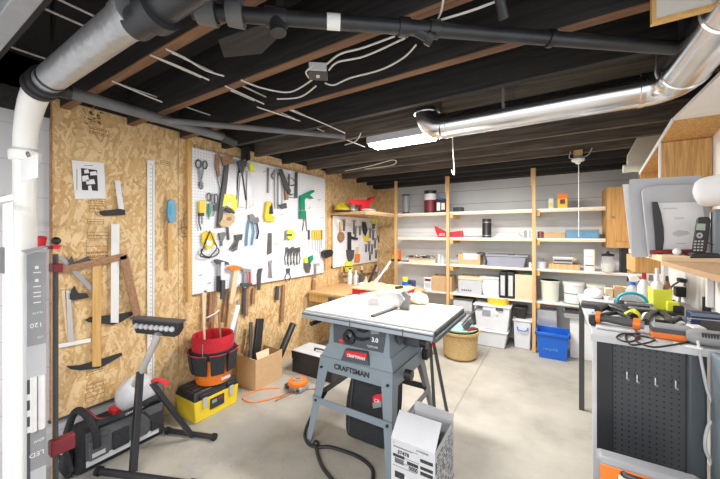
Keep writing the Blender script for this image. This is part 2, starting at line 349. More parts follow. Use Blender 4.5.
def arc(pts, n=8):
    """Catmull-Rom through points"""
    pts = [Vector(p) for p in pts]; out = []
    for i in range(len(pts)-1):
        p0 = pts[max(i-1, 0)]; p1 = pts[i]; p2 = pts[i+1]; p3 = pts[min(i+2, len(pts)-1)]
        for k in range(n):
            t = k/n
            out.append(.5*((2*p1)+(-p0+p2)*t+(2*p0-5*p1+4*p2-p3)*t*t+(-p0+3*p1-3*p2+p3)*t**3))
    out.append(pts[-1]); return out
XW = -2.60   # face of the OSB wall
YB = 4.76    # face of the back wall
XR = .80     # face of the right wall
YS = 4.32    # front line of the back shelving
ZJ = 2.20    # underside of the joists
ZC = 2.44
# ---------------------------------------------------------------- setting
struct('floor', MB().box(-2.9, 1.6, -2.2, 5.1, -.1, 0), 'floor', smooth=False)
wl = struct('wall_left', MB().box(-2.72, XW-.022, -2.2, 5.0, 0, ZC), 'block', smooth=False)
MB().box(XW-.022, XW, .655, 1.30, .285, 2.245).build('osb_sheathing', 'osb', wl, smooth=False)
MB().box(XW-.022, XW, 1.3005, YB, .0, 2.245).build('osb_sheathing', 'osb', wl, smooth=False)
m = MB()
for yy in (1.41,): m.box(XW-.001, XW+.0006, yy-.0015, yy+.0015, .30, 2.245)
for yy in (3.385,): m.box(XW-.001, XW+.0006, yy-.0015, yy+.0015, .30, 2.245)
m.build('sheet_seam', 'stamp', wl, smooth=False)
MB().box(XW-.022, XW+.003, .648, .655, .285, 2.245).build('edge_trim', 'brown', wl)
MB().box(XW-.03, XW+.006, .64, 1.30, .272, .285).build('ledge', 'dgrey', wl)
for i, px in enumerate((137, 232, 268, 294, 320, 341, 356, 365)):
    p = P(px, 175, X=XW+.03)
    if p.y > YB-.05: break
    MB().box(XW-.018, XW+.03, p.y-.022, p.y+.022, 2.246, 2.44).build('wall_stud', 'stud', wl)
# faded printed grade stamps on the sheathing
stp = []
def stamprow(px, py, w, h, n):
    mm = MB(); X = XW+.0004
    a = P(px, py, X=XW); b = P(px+w, py+h, X=XW); y0, y1, z1, z0 = a.y, b.y, a.z, P(px, py+h, X=XW).z
    t = .0025
    for (aa, bb, cc, dd) in ((y0, y1, z1-t, z1), (y0, y1, z0, z0+t), (y0, y0+t, z0, z1), (y1-t, y1, z0, z1)): mm.box(XW, X, aa, bb, cc, dd)
    for r in range(n):
        z = z0+(z1-z0)*(r+.5)/n; x = y0+.006
        while x < y1-.01:
            L = random.uniform(.004, .014); mm.box(XW, X, x, min(x+L, y1-.005), z-.003, z+.003); x += L+random.uniform(.003, .007)
    return mm
for (px, py, w, h, n) in ((89, 126, 20, 7, 2), (88, 198, 18, 5, 1), (89, 205, 16, 7, 1), (87, 219, 17, 5, 1), (87, 232, 22, 7, 1), (86, 240, 22, 13, 0), (86, 252, 22, 6, 2), (86, 371, 20, 5, 1), (86, 385, 20, 6, 2), (85, 394, 20, 10, 1), (160, 160, 10, 4, 1)):
    stamprow(px, py, w, h, max(n, 0) or 1).build('grade_stamp', 'stamp', wl, smooth=False)
mm = MB()
for k in range(26):
    a = P(random.gauss(95, 4.5), random.uniform(100, 124), X=XW); mm.box(XW, XW+.0005, a.y-.01, a.y+random.uniform(-.006, .012), a.z-.006, a.z+random.uniform(0, .01))
mm.build('grade_stamp', 'stamp', wl, smooth=False)
MB().box(XW-.021, XW-.002, .20, 4.75, 2.25, ZC).build('rim_joist', 'joist', wl, smooth=False)
MB().box(XW-.021, XW-.002, -2.2, .655, 2.12, ZC).build('rim_joist', 'joist', wl, smooth=False)
wb = struct('wall_back', MB().box(-2.75, 1.3, YB, YB+.12, 0, ZC), 'boards', smooth=False)
xr = P(397.5, 230, Y=YB).x
MB().box(xr, XR, YB-.006, YB-.0005, 0, 1.70).build('lit_lower_wall', lines_mat('lit_lower_wall', (.80, .80, .79), (.62, .62, .61), .36, .0025, 'Z'), wb, smooth=False)  # added paler sheet: the lower wall's stronger light put into its colour
MB().box(XW, xr, YB-.02, YB-.001, 0, 2.16).build('osb_sheathing', 'osb', wb, smooth=False)
struct('wall_right', MB().box(XR, XR+.12, 1.35, 4.97, 0, ZC), 'white', smooth=False)
ce = struct('ceiling', MB().box(-2.72, 1.6, -2.2, 5.0, ZC, ZC+.03), 'sub', smooth=False)
JY = [-1.2, -.8, -.42, -.05, .32, .69, 1.05, 1.42, 1.80, 2.17, 2.55, 2.96, 3.34, 3.72, 4.10, 4.42]
for i, y in enumerate(JY):
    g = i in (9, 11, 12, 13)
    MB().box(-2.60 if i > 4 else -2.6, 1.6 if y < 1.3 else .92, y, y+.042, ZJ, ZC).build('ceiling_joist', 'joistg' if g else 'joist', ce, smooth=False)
    if i in (5, 6, 7): MB().box(-2.6, 1.2 if y < 1.3 else .92, y-.0005, y+.0425, ZJ-.006, ZJ).build('lit_joist_bottom', 'joistb', ce, smooth=False)  # orange light on these undersides is put into the strip colour
MB().box(-.66, .92, 2.128, 2.168, ZJ+.01, ZJ+.20).build('lit_joist_face', 'joistl', ce, smooth=False)  # added board: light falling on the joist face put into its colour
MB().box(-2.6, .92, 4.62, 4.85, 2.17, ZC).build('sill_beam', 'joist', ce, smooth=False)
# ---------------------------------------------------------------- overhead pipes, duct, cables
J3 = lambda px, z: [P(a, b, Z=z) for a, b in px]
# white drain riser that turns into the wrapped run
RX = P(25, 150, Y=.46).x
ZP = 2.085
t = thing('drain_pipe', (RX, .46, 0), 'thick white drain riser at the left that bends into a foil-wrapped pipe under the joists', 'pipe')
m = MB(); m.cyl((RX, .46, 0), (RX, .46, 1.79), .043, seg=28); m.build('riser', 'pvc', t)
m = MB(); m.lathe([(.043, 0), (.056, .0), (.058, .02), (.058, .045), (.045, .06)], (RX, .46, 1.775), 28); m.build('hub', 'pvc', t)
el = [(RX+.26-.26*math.cos(a), .46, 1.80+(ZP-1.80)*math.sin(a)) for a in [math.radians(q) for q in range(0, 91, 9)]]
MB().tube(el, .05, 28, radii=[.043+.001*k for k in range(len(el))]).build('elbow', 'pvc', t)
x0 = el[-1][0]
m = MB(); m.lathe([(.05, -.03), (.066, -.03), (.066, .01), (.058, .012), (.058, .045), (.066, .05), (.066, .08), (.05, .082)], (x0, .46, ZP), 28, (1, 0, 0)); m.build('rubber_coupling', 'rubber', t)
m = MB(); m.lathe([(.0, .07), (.053, .07), (.0535, .5), (.054, .80), (.058, .82), (.060, .86), (.066, .90), (.0, .90)], (x0, .46, ZP), 28, (1, 0, 0)); m.build('wrapped_run', 'tape', t)
m = MB(); m.lathe([(.054, .13), (.057, .13), (.057, .145), (.054, .145)], (x0, .46, ZP), 24, (1, 0, 0)); m.tube([(x0+.14, .46, 2.12), (x0+.14, .46, 2.44)], .008, 6); m.build('strap_hanger', 'blackm', t)
m = MB(); m.cyl((x0+.88, .46, 2.05), (x0+1.5, .47, 2.06), .045, seg=20); m.cyl((x0+.98, .46, 2.05), (x0+1.03, .46, 2.05), .06, seg=20)
m.cyl((x0+1.3, .46, 2.05), (x0+1.37, .46, 2.05), .058, seg=20); m.cyl((x0+1.28, .47, 2.05), (x0+1.36, .56, 2.09), .045, seg=20); m.build('pipe_fitting', 'abs', t)
tg = MB(); tg.box(P(20.5, 170, Y=.40).x, P(37, 170, Y=.40).x, .400, .403, P(29, 180, Y=.4).z, P(29, 157, Y=.4).z); o = tg.build('hanging_tag', 'white', None)
settag(o, 'small white blank card hanging from a ring on the white drain riser', 'card')
q = P(29, 157, Y=.4); MB().tube(arc([(q.x-.01, .401, q.z), (q.x-.012, .395, q.z+.014), (q.x+.01, .395, q.z+.018), (q.x+.012, .401, q.z)], 5), .003, 6).build('wire_ring', 'dsteel', o)
# black pipe running diagonally below the joists
a, b = P(192, 11, Z=2.13), P(682, 48.5, Z=2.13); d = (b-a).normalized()
t = thing('waste_pipe', tuple(a), 'long black plastic pipe running slantwise below the joists with one white label', 'pipe')
MB().cyl(a, b, .0245, seg=18).build('pipe_run', 'abs', t)
MB().tube([b-d*.01, b+d*.012, b+d*.02+Vector((0, 0, .03)), b+d*.02+Vector((0, 0, .29))], .0245, 16).build('riser', 'abs', t)
def ontop(px): 
    best = min((abs(Qx(a+(b-a)*k/400)-px), k) for k in range(401)); return a+(b-a)*best[1]/400
def Qx(p):
    dd = -sY*p.x+cY*p.y; return 360+F*(cY*p.x+sY*p.y)/dd
for px, L in ((206, .06), (236, .05)) : q = ontop(px); MB().cyl(q-d*L/2, q+d*L/2, .036, .042, 18).build('dusty_fitting', 'castp', t)
for px, L in ((213, .03), (276, .07), (404, .035), (434, .035), (550, .02)):
    q = ontop(px); MB().cyl(q-d*L/2, q+d*L/2, .031, seg=18).build('pipe_coupling', 'abs', t)
q = ontop(334); MB().cyl(q-d*.022, q+d*.022, .0252, seg=18).build('white_label', 'white', t)
q = ontop(276); MB().cyl(q, q+Vector((.01, .0, -.055)), .028, .026, seg=18).build('down_stub', 'abs', t)
q = ontop(412); q2 = q+Vector((.055, .05, -.03)); m = MB().cyl(q, q2, .02, seg=16); m.cyl(q2-(q2-q)*.3, q2, .027, seg=12); m.build('branch_fitting', 'abs', t)
q = P(500, 0, Z=2.3); m = MB().cyl(P(497, -12, Z=2.18), P(504, 18, Z=2.12), .014, .018, seg=12); m.build('capped_stub', 'abs', t)
# side pipes near the sheathing
m = MB(); m.cyl((-2.11, .50, 2.14), (-2.115, 1.48, 2.14), .030, seg=18); t2 = thing('overhead_pipe', (-2.11, .6, 2.11), 'thick dusty grey pipe running along the top of the chipboard wall', 'pipe')
m.build('pipe_run', 'castp', t2); m = MB(); m.cyl((-2.115, 1.47, 2.14), (-2.115, 1.58, 2.13), .036, seg=18); m.build('pipe_coupling', 'abs', t2); MB().cyl((-2.11, .48, 2.14), (-2.11, .60, 2.14), .037, seg=18).build('pipe_coupling', 'abs', t2)
a2, b2 = P(150, 119, Z=2.13), P(345, 136.5, Z=2.13)
o = MB().cyl(a2, b2, .0185, seg=14).build('overhead_pipe', 'castp'); settag(o, 'thinner dark grey pipe crossing above the top edge of the large pegboard', 'pipe')
# rectangular metal duct at the top left corner
o = MB().box(-2.55, -1.0, .235, .285, 2.06, 2.12).build('rectangular_duct', 'grey', bev=.003); settag(o, 'grey square metal duct in the upper left corner of the ceiling', 'duct')
# round galvanised duct
t = thing('round_duct', (-.1, 2.03, 2.04), 'shiny galvanised round vent duct with elbows hung below the joists', 'duct')
XA, XE, ZD, RD = -.62, .36, 2.115, .078
MB().cyl((XA, 2.03, ZD), (XE, 2.03, ZD), RD, seg=32).build('duct_run', 'duct', t)
e = [(XA-.11*math.sin(k), 2.03, ZD+.11-.11*math.cos(k)) for k in [math.radians(q) for q in (0, 22, 45, 68, 90)]]
MB().tube(e, RD, 32).build('elbow', 'duct', t)
m = MB(); m.lathe([(RD, 0), (RD+.008, 0), (RD+.008, .02), (RD, .02)], (e[-1][0], 2.03, ZD+.10), 28); m.build('duct_collar', 'duct', t)
for xx in (XA+.02, XE-.01): 
    m = MB(); m.lathe([(RD, 0), (RD+.004, .003), (RD+.004, .02), (RD, .023)], (xx-.01, 2.03, ZD), 28, (1, 0, 0)); m.build('duct_collar', 'duct', t)
e = [(XE+.11*math.sin(k), 1.92+.11*math.cos(k), ZD) for k in [math.radians(q) for q in (0, 20, 45, 70, 90)]]
MB().tube([(XE, 2.03, ZD)]+e[1:], RD+.001, 32).build('elbow', 'duct', t)
XN = e[-1][0]
MB().cyl((XN, 1.93, ZD), (XN, .9, ZD), RD+.002, seg=32).build('duct_run', 'duct', t)
for yy in (1.86, 1.42):
    m = MB(); m.lathe([(RD+.002, 0), (RD+.008, .003), (RD+.008, .018), (RD+.002, .021)], (XN, yy, ZD), 28, (0, 1, 0)); m.build('duct_collar', 'duct', t)
for px in (503, 512):
    q = P(px, 90, Y=1.945 if px < 510 else 2.10); MB().bar((q.x, q.y, 2.44 if px > 510 else 2.44), (q.x, q.y, ZD+.02), .014, .002, (0, 1, 0)).build('perforated_strap', 'steel', t)
MB().tube(arc([(XE+.03, 1.94, 2.42), (XE+.03, 1.925, 2.22), (XE+.03, 1.93, 2.13), (XE+.09, 1.95, 2.045)], 6), .006, 6).build('strap_hanger', 'steel', t)
# fluorescent fixture
t = thing('fluorescent_fixture', (-1.02, 2.3, 2.12), 'lit white fluorescent light fixture below the joists beside the duct elbow', 'light fixture')
MB().box(-1.30, -.76, 2.20, 2.38, 2.145, 2.20).build('housing', 'lgrey', t, bev=.004)
MB().box(-1.29, -.77, 2.215, 2.365, 2.125, 2.146).build('light_tube', 'tube', t, bev=.01)
# unseen lamps added behind the camera to brighten the room
for i, (lx, ly) in enumerate(((-.3, -.45), (-.9, -1.4))):
    t = thing('fill_lamp', (lx, ly, 2.15), 'long unseen fill lamp added under the joists behind the camera', 'light fixture', 'added fill lamps behind the camera')
    MB().box(lx-.6, lx+.6, ly-.1, ly+.1, 2.15, 2.2).build('housing', 'lgrey', t)
# pull-chain lamp holder
q = P(578, 158, Y=3.70)
t = thing('lamp_holder', tuple(q), 'white porcelain lamp socket with a pull cord on a small wood block', 'lamp')
c = q
MB().box(c.x-.035, c.x+.035, 3.68, 3.72, c.z+.02, c.z+.075).build('mounting_block', 'stud', t)
MB().cyl((c.x, 3.70, c.z-.015), (c.x, 3.70, c.z+.02), .035, seg=18).build('socket_base', 'grey', t)
m = MB(); m.lathe([(0, -.045), (.018, -.045), (.022, -.03), (.05, -.02), (.055, 0), (.0, .004)], (c.x, 3.70, c.z-.012), 22); m.build('porcelain_socket', 'white', t)
MB().tube([(c.x+.005, 3.70, c.z-.05), (c.x+.006, 3.70, P(579, 237, Y=3.7).z)], .0028, 5).build('pull_cord', 'white', t)
m = MB(); m.tube(arc([(c.x-.035, 3.7, c.z), (c.x-.07, 3.7, c.z+.01), (c.x-.06, 3.7, c.z+.07)], 5), .004, 5); m.tube(arc([(c.x+.03, 3.7, c.z), (c.x+.08, 3.7, c.z+.02), (c.x+.11, 3.7, c.z+.08)], 5), .004, 5); m.build('lamp_cable', 'wire', t)
# junction box and the cables around it
q = P(318, 74, Z=2.17)
t = thing('junction_box', tuple(q), 'square metal junction box under a joist where white cables meet', 'electrical box')
Rm = Matrix.Rotation(math.radians(38), 3, 'Z')
MB().box(q.x-.045, q.x+.045, q.y-.045, q.y+.045, q.z-.01, q.z+.03, R=Rm, c=q).build('box_body', 'black', t, bev=.003)
MB().box(q.x-.04, q.x+.04, q.y-.05, q.y-.044, q.z-.008, q.z+.028, R=Rm, c=q).build('box_cover', 'lgrey', t)
MB().box(q.x-.008, q.x+.008, q.y-.012, q.y+.012, q.z-.013, q.z-.009, R=Rm, c=q).build('knockout', 'lgrey', t)
cab = [([(241, 80), (262, 88), (290, 92), (312, 80)], 'looping left from the junction box'),
       ([(277, 99), (300, 97), (316, 86)], 'short and low, ending left under the junction box'),
       ([(309, 78), (306, 72), (313, 66)], 'curled tightly round the side of the junction box'),
       ([(327, 64), (340, 54), (362, 48), (395, 36)], 'topmost of the curves right of the junction box'),
       ([(329, 70), (338, 62), (365, 56), (405, 38)], 'second curve right of the junction box'),
       ([(325, 83), (334, 85), (350, 78), (380, 70), (403, 58), (416, 45)], 'lowest curve right of the junction box'),
       ([(444, -5), (441, 12), (436, 22)], 'hanging in front of the black pipe at top centre'),
       ([(430, 23), (470, 11), (500, 0), (520, -6)], 'rising to the right above the black pipe')]
for pts, lb in cab:
    o = MB().tube(arc(J3(pts, 2.165), 6), .0040, 6).build('cable', 'wire'); settag(o, 'white cable '+lb, 'cable')
runs = [((60, 0), .2, 2.0, 'leftmost of the straight runs crossing above the foil-wrapped pipe'), ((25, 0), .2, 2.3, 'second straight run crossing above the foil-wrapped pipe'), ((14, 48), .25, 1.75, 'low straight run near the top left of the ceiling')]
for (px, py), y0, y1, lb in runs:
    q = P(px, py, Z=2.3); o = MB().cyl((q.x, y0, 2.3), (q.x, y1, 2.3), .0045, seg=6).build('cable', 'wire'); settag(o, 'white cable threaded through the joists, '+lb, 'cable')
for pts, lb in (([(112, 81), (140, 93), (162, 102)], 'over the black pipe left of the large pegboard'), ([(150, 55), (180, 67), (209, 80)], 'straight, left of the wood block between joists'), ([(166, 49), (185, 58), (205, 70), (224, 76)], 'sagging left of the wood block between joists'),
                ([(225, 86), (264, 104)], 'short piece near the second brown joist'), ([(290, 110), (320, 122), (345, 133)], 'crossing to the end of the grey pipe'), ([(200, 128), (216, 136)], 'tiny piece beside the grey pipe end'), ([(257, 107), (300, 121)], 'thin piece behind the brown joist'),
                ([(361, 133), (356, 141), (345, 145)], 'curled at the left end of the lit fixture'), ([(347, 140), (365, 147)], 'short piece beside the lit fixture')):
    z = 2.19 if pts[0][0] < 340 else 2.15
    o = MB().tube(arc(J3(pts, z), 5), .0040, 6).build('cable', 'wire'); settag(o, 'white cable '+lb, 'cable')
o = MB().tube(arc([P(x, y, Z=2.17) for x, y in ((345, 171), (370, 166), (392, 160), (396, 163), (388, 166), (365, 169))], 6), .005, 6).build('cable', 'wire'); settag(o, 'white cable making a flat loop under the rear joists', 'cable')
q = P(452, 138, Y=2.5); o = MB().tube(arc([(q.x, 2.52, 2.2), (q.x, 2.52, 2.12), (q.x+.012, 2.52, P(452, 174, Y=2.52).z), (q.x-.01, 2.52, P(450, 170, Y=2.52).z)], 6), .004, 6).build('cord', 'wire'); settag(o, 'thin white cord hanging from a joist left of the lamp socket', 'cord')
# dark wood block between the joists
pl = [P(218, 40, Z=2.2), P(224, 58, Z=2.2), P(262, 54, Z=2.2), P(284, 32, Z=2.2), P(276, 20, Z=2.2)]
o = MB().prism(pl, (0, 0, .12)).build('wood_block', 'joist', bev=.003); settag(o, 'dark rough wood block wedged between two joists', 'block')
# white panel box hung at the top right, and the soffit beside the duct
q0 = P(655, 20, Y=1.33)
t = thing('overhead_cabinet', (q0.x+.3, 1.5, q0.z), 'white overhead cabinet with a wood strip along its bottom edge at the top right', 'cabinet')
MB().box(q0.x, XR+.3, 1.34, 1.345+.02, q0.z+.006, ZC).build('front_panel', 'mdf', t)
MB().box(q0.x-.006, XR+.3, 1.335, 1.36, q0.z-.004, q0.z+.006).build('edge_strip', 'maple', t)
MB().box(q0.x-.006, q0.x+.004, 1.335, 1.36, q0.z+.006, ZC).build('edge_strip', 'maple', t)
XS = .564
t = thing('soffit_shelf', (XS+.1, 2.9, 1.7), 'open oak-faced shelf box with a sloping top on the right wall above the papers', 'shelf')
MB().box(XS, XR-.002, 1.0, 2.456, 2.058, 2.075).build('white_top', 'white', t)
m = MB(); m.prism([(XS, 2.456, 2.056), (XS, 2.456, 2.072), (XS, 3.28, 1.904), (XS, 3.28, 1.888)], (XR-XS-.002, 0, 0)); m.build('sloping_panel', 'oakx', t)
m = MB(); m.prism([(XS-.006, 2.450, 2.050), (XS-.006, 2.450, 2.074), (XS-.006, 3.285, 1.906), (XS-.006, 3.285, 1.882)], (.006, 0, 0)); m.build('edge_strip', 'white', t)
MB().box(XS, XR-.004, 2.72, 2.735, 1.58, 1.995).build('divider', 'oakx', t)
MB().box(XS-.004, XS+.006, 2.716, 2.736, 1.60, 1.998).build('edge_strip', 'white', t)
MB().box(XR-.02, XR-.002, 2.735, 3.28, 1.55, 1.89).build('back_panel', 'oakx', t)
MB().box(XS, XR-.02, 3.262, 3.28, 1.66, 1.89).build('end_panel', 'oakx', t)
pp = [(638, 122), (655, 121), (672, 122), (640, 172), (629, 168), (627, 163), (627.5, 155), (638, 136)]
m = MB(); m.prism([P(a_, b_, Y=3.45) for a_, b_ in pp], (0, .03, 0)); o = m.build('beige_board', 'beige', bev=.004); settag(o, 'beige cut-corner panel stored behind the sloping oak shelf', 'panel')
o = MB().cyl(P(623, 169, Y=3.30), P(646, 167, Y=3.30), .031, seg=18).build('cardboard_tube', 'cream'); settag(o, 'short cream tube lying below the beige panel', 'tube')
# ---------------------------------------------------------------- left wall: pegboards and what hangs there
XP = -2.565
def pegboard(pxs, zb, zt, label):
    y0, y1 = pxs; t = thing('pegboard', (XW, (y0+y1)/2, zb), label, 'pegboard')
    MB().box(XP-.006, XP, y0, y1, zb, zt).build('perforated_panel', 'peg', t, smooth=False)
    m = MB()
    for (a, b, c, d) in ((y0, y0+.035, zb, zt), (y1-.035, y1, zb, zt), (y0, y1, zb, zb+.03), (y0, y1, zt-.03, zt)): m.box(XW, XP-.006, a, b, c, d)
    m.build('furring_strips', 'stud', t, smooth=False)
ya, yb = P(192, 200, X=XP).y, P(325, 200, X=XP).y
pegboard((ya, yb), P(191, 295, X=XP).z, P(192, 147, X=XP).z, 'large white pegboard full of hand tools on the chipboard wall')
MB().box(XW, XP+.004, ya-.035, ya-.004, .86, 2.19).build('vertical_batten', 'maple', wl)
yc = P(333, 200, X=XP).y
pegboard((yc, 4.72), P(333, 268, X=XP).z, 1.66, 'smaller white pegboard below the wall shelf near the corner')
def WT(name, label, cat, parts, group=None, X=None):
    """a tool hanging flat on the wall; parts: (part name, material, 'p' plate / 'l' rod, outline, thickness or radius, offset from the board)"""
    X = XP if X is None else X
    if len(parts) == 1:
        pn, mt, kind, px, th, off = parts[0]
        m = MB(); (m.plate(px, X=X+off, th=th) if kind == 'p' else m.line(px, th, X=X+off))
        o = m.build(name, mt, bev=.0012 if kind == 'p' else 0); settag(o, label, cat, group); return o
    px = parts[0][3]; c = P(sum(q[0] for q in px)/len(px), sum(q[1] for q in px)/len(px), X=X)
    t = thing(name, tuple(c), label, cat, group)
    for pn, mt, kind, px, th, off in parts:
        m = MB()
        if kind == 'p': m.plate(px, X=X+off, th=th)
        elif kind == 'l': m.line(px, th, X=X+off)
        elif kind == 'b': q = P(*px[0], X=X+off); m.ball(q, th, (1, 1, 1))
        m.build(pn, mt, t, bev=.0012 if kind == 'p' else 0)
    return t
def R4(x0, y0, x1, y1): return [(x0, y0), (x1, y0), (x1, y1), (x0, y1)]
def ring(cx, cy, rx, ry, n=12, a0=0, a1=360): return [(cx+rx*math.cos(math.radians(a0+(a1-a0)*k/n)), cy+ry*math.sin(math.radians(a0+(a1-a0)*k/n))) for k in range(n+1)]
WT('tin_snips', 'dark purple looped snips at the top left of the large pegboard', 'snips', [
   ('handle', 'dgrey', 'l', ring(198.5, 164, 2.6, 4.2), .006, .012), ('handle', 'dgrey', 'l', ring(205, 165, 2.2, 4), .006, .012), ('shank', 'grey', 'l', [(199, 168), (200.5, 180), (203, 187)], .009, .012), ('shank', 'grey', 'l', [(203.5, 169), (201.5, 180), (199.5, 187)], .006, .012), ('blade', 'dgrey', 'l', ring(201, 185, 1.8, 4), .005, .012)])
WT('wood_rasp', 'wavy wooden-handled rasp right of the looped snips', 'rasp', [('handle', 'brown', 'p', [(215, 154), (218.5, 154), (218, 168), (219.5, 176), (217, 177), (214.5, 168)], .02, .006), ('blade', 'dsteel', 'p', [(216.8, 176), (219.5, 176), (222, 190), (220, 190)], .005, .01)])
WT('hatchet', 'dark-shafted hatchet with a rusty brown head', 'hatchet', [('head', 'brown', 'p', [(220, 157), (231, 156), (232, 159), (229, 161), (234, 161), (233.5, 164.5), (228, 164), (222, 166)], .022, .008), ('handle', 'dgrey', 'p', [(224, 162), (228, 162), (226.5, 180), (224, 200), (219, 228), (216, 227), (219, 200), (222, 180)], .02, .01)])
WT('hand_saw', 'hand saw with a bright blade and a yellow and black grip', 'saw', [('blade', 'steel', 'p', [(228.5, 158), (236, 159), (236.5, 197), (222, 197)], .002, .014),
   ('handle', 'yel2', 'p', [(223, 194), (234, 195), (236, 203), (236, 209), (233, 211), (226, 206), (221, 207), (222, 200)], .022, .012), ('grip_opening', 'peg', 'p', ring(229, 204.5, 2.6, 2.2, 8), .002, .0345), ('grip_insert', 'black', 'p', [(225, 208), (229, 209), (234, 212.5), (233, 214), (227, 212), (224, 210)], .02, .016)])
WT('hand_saw', 'wooden-handled hand saw below the yellow-gripped one', 'saw', [('handle', 'skin', 'p', [(222, 213), (231, 213), (234, 217), (233, 222), (229, 226), (221, 227), (218, 224), (221, 219)], .02, .02), ('grip_opening', 'brown', 'p', ring(229, 219, 2.9, 2, 8), .002, .0405), ('handle_bolt', 'steel', 'b', [(219.5, 223)], .009, .035)])
WT('divider_calipers', 'black pointed dividers hanging open in an upside down V', 'calipers', [('leg', 'black', 'l', [(240, 163), (238, 176), (236.5, 200)], .007, .012), ('leg', 'black', 'l', [(240, 163), (243, 178), (246, 200)], .007, .012), ('hinge', 'dgrey', 'p', [(236, 162), (240, 160), (246, 161), (245, 166), (242, 173), (239, 173), (238, 167)], .02, .01)])
WT('tool_hanger', 'black metal hanger with a yellow clamp at the top of the large pegboard', 'hanger', [('arm', 'blackm', 'p', [(241, 148), (248, 146), (248.5, 160), (246, 161), (245, 152), (243.5, 160), (241, 160)], .03, .01), ('clamp', 'yel2', 'p', [(248, 163), (254, 165), (252, 168), (254, 172), (249, 171)], .02, .02), ('spring', 'steel', 'l', ring(246.5, 169, 2.3, 2.6), .004, .03)])
for i, (pts, lb) in enumerate((([(240, 176), (245, 172), (246, 208), (238, 207)], 'left of two broad grey blades'), ([(247, 172), (250.5, 172), (253.5, 206), (246.5, 209)], 'right of two broad grey blades'))):
    WT('taping_knife', lb+' under the black hanger', 'blade', [('blade', 'steel', 'p', pts, .003, .006+i*.006)])
WT('screwdriver', 'stubby yellow driver handles with dark bits at the left edge of the large pegboard', 'screwdriver', [('handle', 'yellow', 'p', [(198, 201), (204, 200), (204, 213), (198, 213)], .025, .008), ('collar', 'black', 'p', R4(198, 213, 203, 216), .02, .01), ('shaft', 'dgrey', 'l', [(199, 216), (199, 223), (201, 230)], .006, .02), ('shaft', 'dgrey', 'l', [(202, 216), (202, 224)], .005, .02)])
WT('wire_cutters', 'dark grey cutters with looped handles left of the saws', 'cutters', [('handle', 'dgrey', 'l', ring(216, 199, 1.8, 5), .005, .02), ('blade', 'dgrey', 'p', [(213, 205), (217, 204), (216, 211), (213.5, 211)], .01, .016), ('blade', 'dsteel', 'l', [(215, 210), (213, 216)], .006, .02)])
WT('scissors', 'grey scissors with a dark green tip between the yellow driver and the saws', 'scissors', [('handle', 'dgrey', 'l', ring(209, 197, 2, 4), .005, .012), ('handle', 'grey', 'l', ring(213, 199, 2, 5), .005, .012), ('blade', 'green', 'p', [(208, 204), (210, 203), (210.5, 212), (208.5, 220), (207.5, 212)], .008, .01)])
WT('coping_saw', 'black triangular frame hanging in front of yellow and grey tools', 'saw frame', [('frame', 'black', 'l', [(200, 256), (210, 231), (217, 247), (216, 250), (209, 258), (200, 256)], .0055, .035), ('blade_roll', 'dgrey', 'l', ring(210, 251, 9, 6, 12, -30, 200), .006, .02)])
WT('block_plane', 'yellow plane partly hidden behind the black triangular frame', 'plane', [('body', 'yellow', 'p', [(201, 234), (206, 231), (213, 233), (214, 245), (206, 250), (201, 242)], .02, .006), ('knob', 'white', 'p', [(206, 240), (212, 241), (211, 246), (206, 246)], .008, .027)])
WT('steel_bracket', 'small dark steel bracket right of the triangular frame', 'bracket', [('plate', 'dsteel', 'p', [(218, 233), (224, 232), (225, 234), (222, 241), (219, 240)], .018, .004), ('arm', 'dsteel', 'p', R4(220, 241, 222, 246), .01, .006)])
WT('putty_knife', 'grey scraper blade below the wooden saw handle', 'scraper', [('blade', 'alum', 'p', [(227, 228), (233, 226), (234, 233), (230, 240), (228, 240)], .004, .008), ('grip', 'dgrey', 'p', [(226.3, 227), (228, 227), (229, 240), (227.5, 240)], .01, .008)])
t = WT('hex_key_set', 'bunch of dark hex keys fanned below the scraper', 'hex keys', [('holder', 'dgrey', 'p', [(234, 235), (242, 234), (241, 240), (235, 241)], .015, .006)]+[('key', 'dsteel', 'l', [(237+k*.5, 238), (232+k*1.3, 246), (229+k*2, 252-abs(k-2))], .0055, .012) for k in range(5)])
WT('pliers', 'large blue-handled pliers in the middle of the large pegboard', 'pliers', [('jaw', 'dsteel', 'p', [(248, 215), (252, 214), (255, 219), (257, 217), (258.5, 221), (256, 224), (249, 222)], .018, .008), ('handle', 'blue' if 0 else 'lblue', 'l', [(249, 221), (247.5, 232), (246.5, 246)], .011, .018), ('handle', 'lblue', 'l', [(253, 222), (254, 232), (252, 245)], .010, .018), ('handle', 'navy', 'l', [(257, 223), (258.5, 232), (257, 239)], .009, .018)])
WT('staple_gun', 'yellow and black staple gun on the large pegboard', 'staple gun', [('body', 'yellow', 'p', [(265, 202), (269, 201), (269.5, 205), (267.5, 207), (267, 214), (273, 217), (272, 222), (264, 221), (263, 217)], .03, .006), ('lever', 'black', 'p', [(267, 206), (271, 203), (272, 214), (268.5, 214)], .02, .012)])
WT('tape_measure', 'round yellow tape measure on the large pegboard', 'tape measure', [('case', 'yel2', 'p', ring(289, 234.5, 4, 5.2, 12)[:-1], .03, .006), ('label', 'dgrey', 'p', R4(286.5, 234, 292, 236), .002, .036), ('clip', 'grey', 'p', [(284.5, 231), (286, 230), (286, 240), (284.5, 240)], .02, .004)])
WT('flat_file', 'narrow dark steel file hanging alone near the top of the large pegboard', 'file', [('blade', 'dsteel', 'p', R4(267, 168, 268.8, 193), .006, .006)])
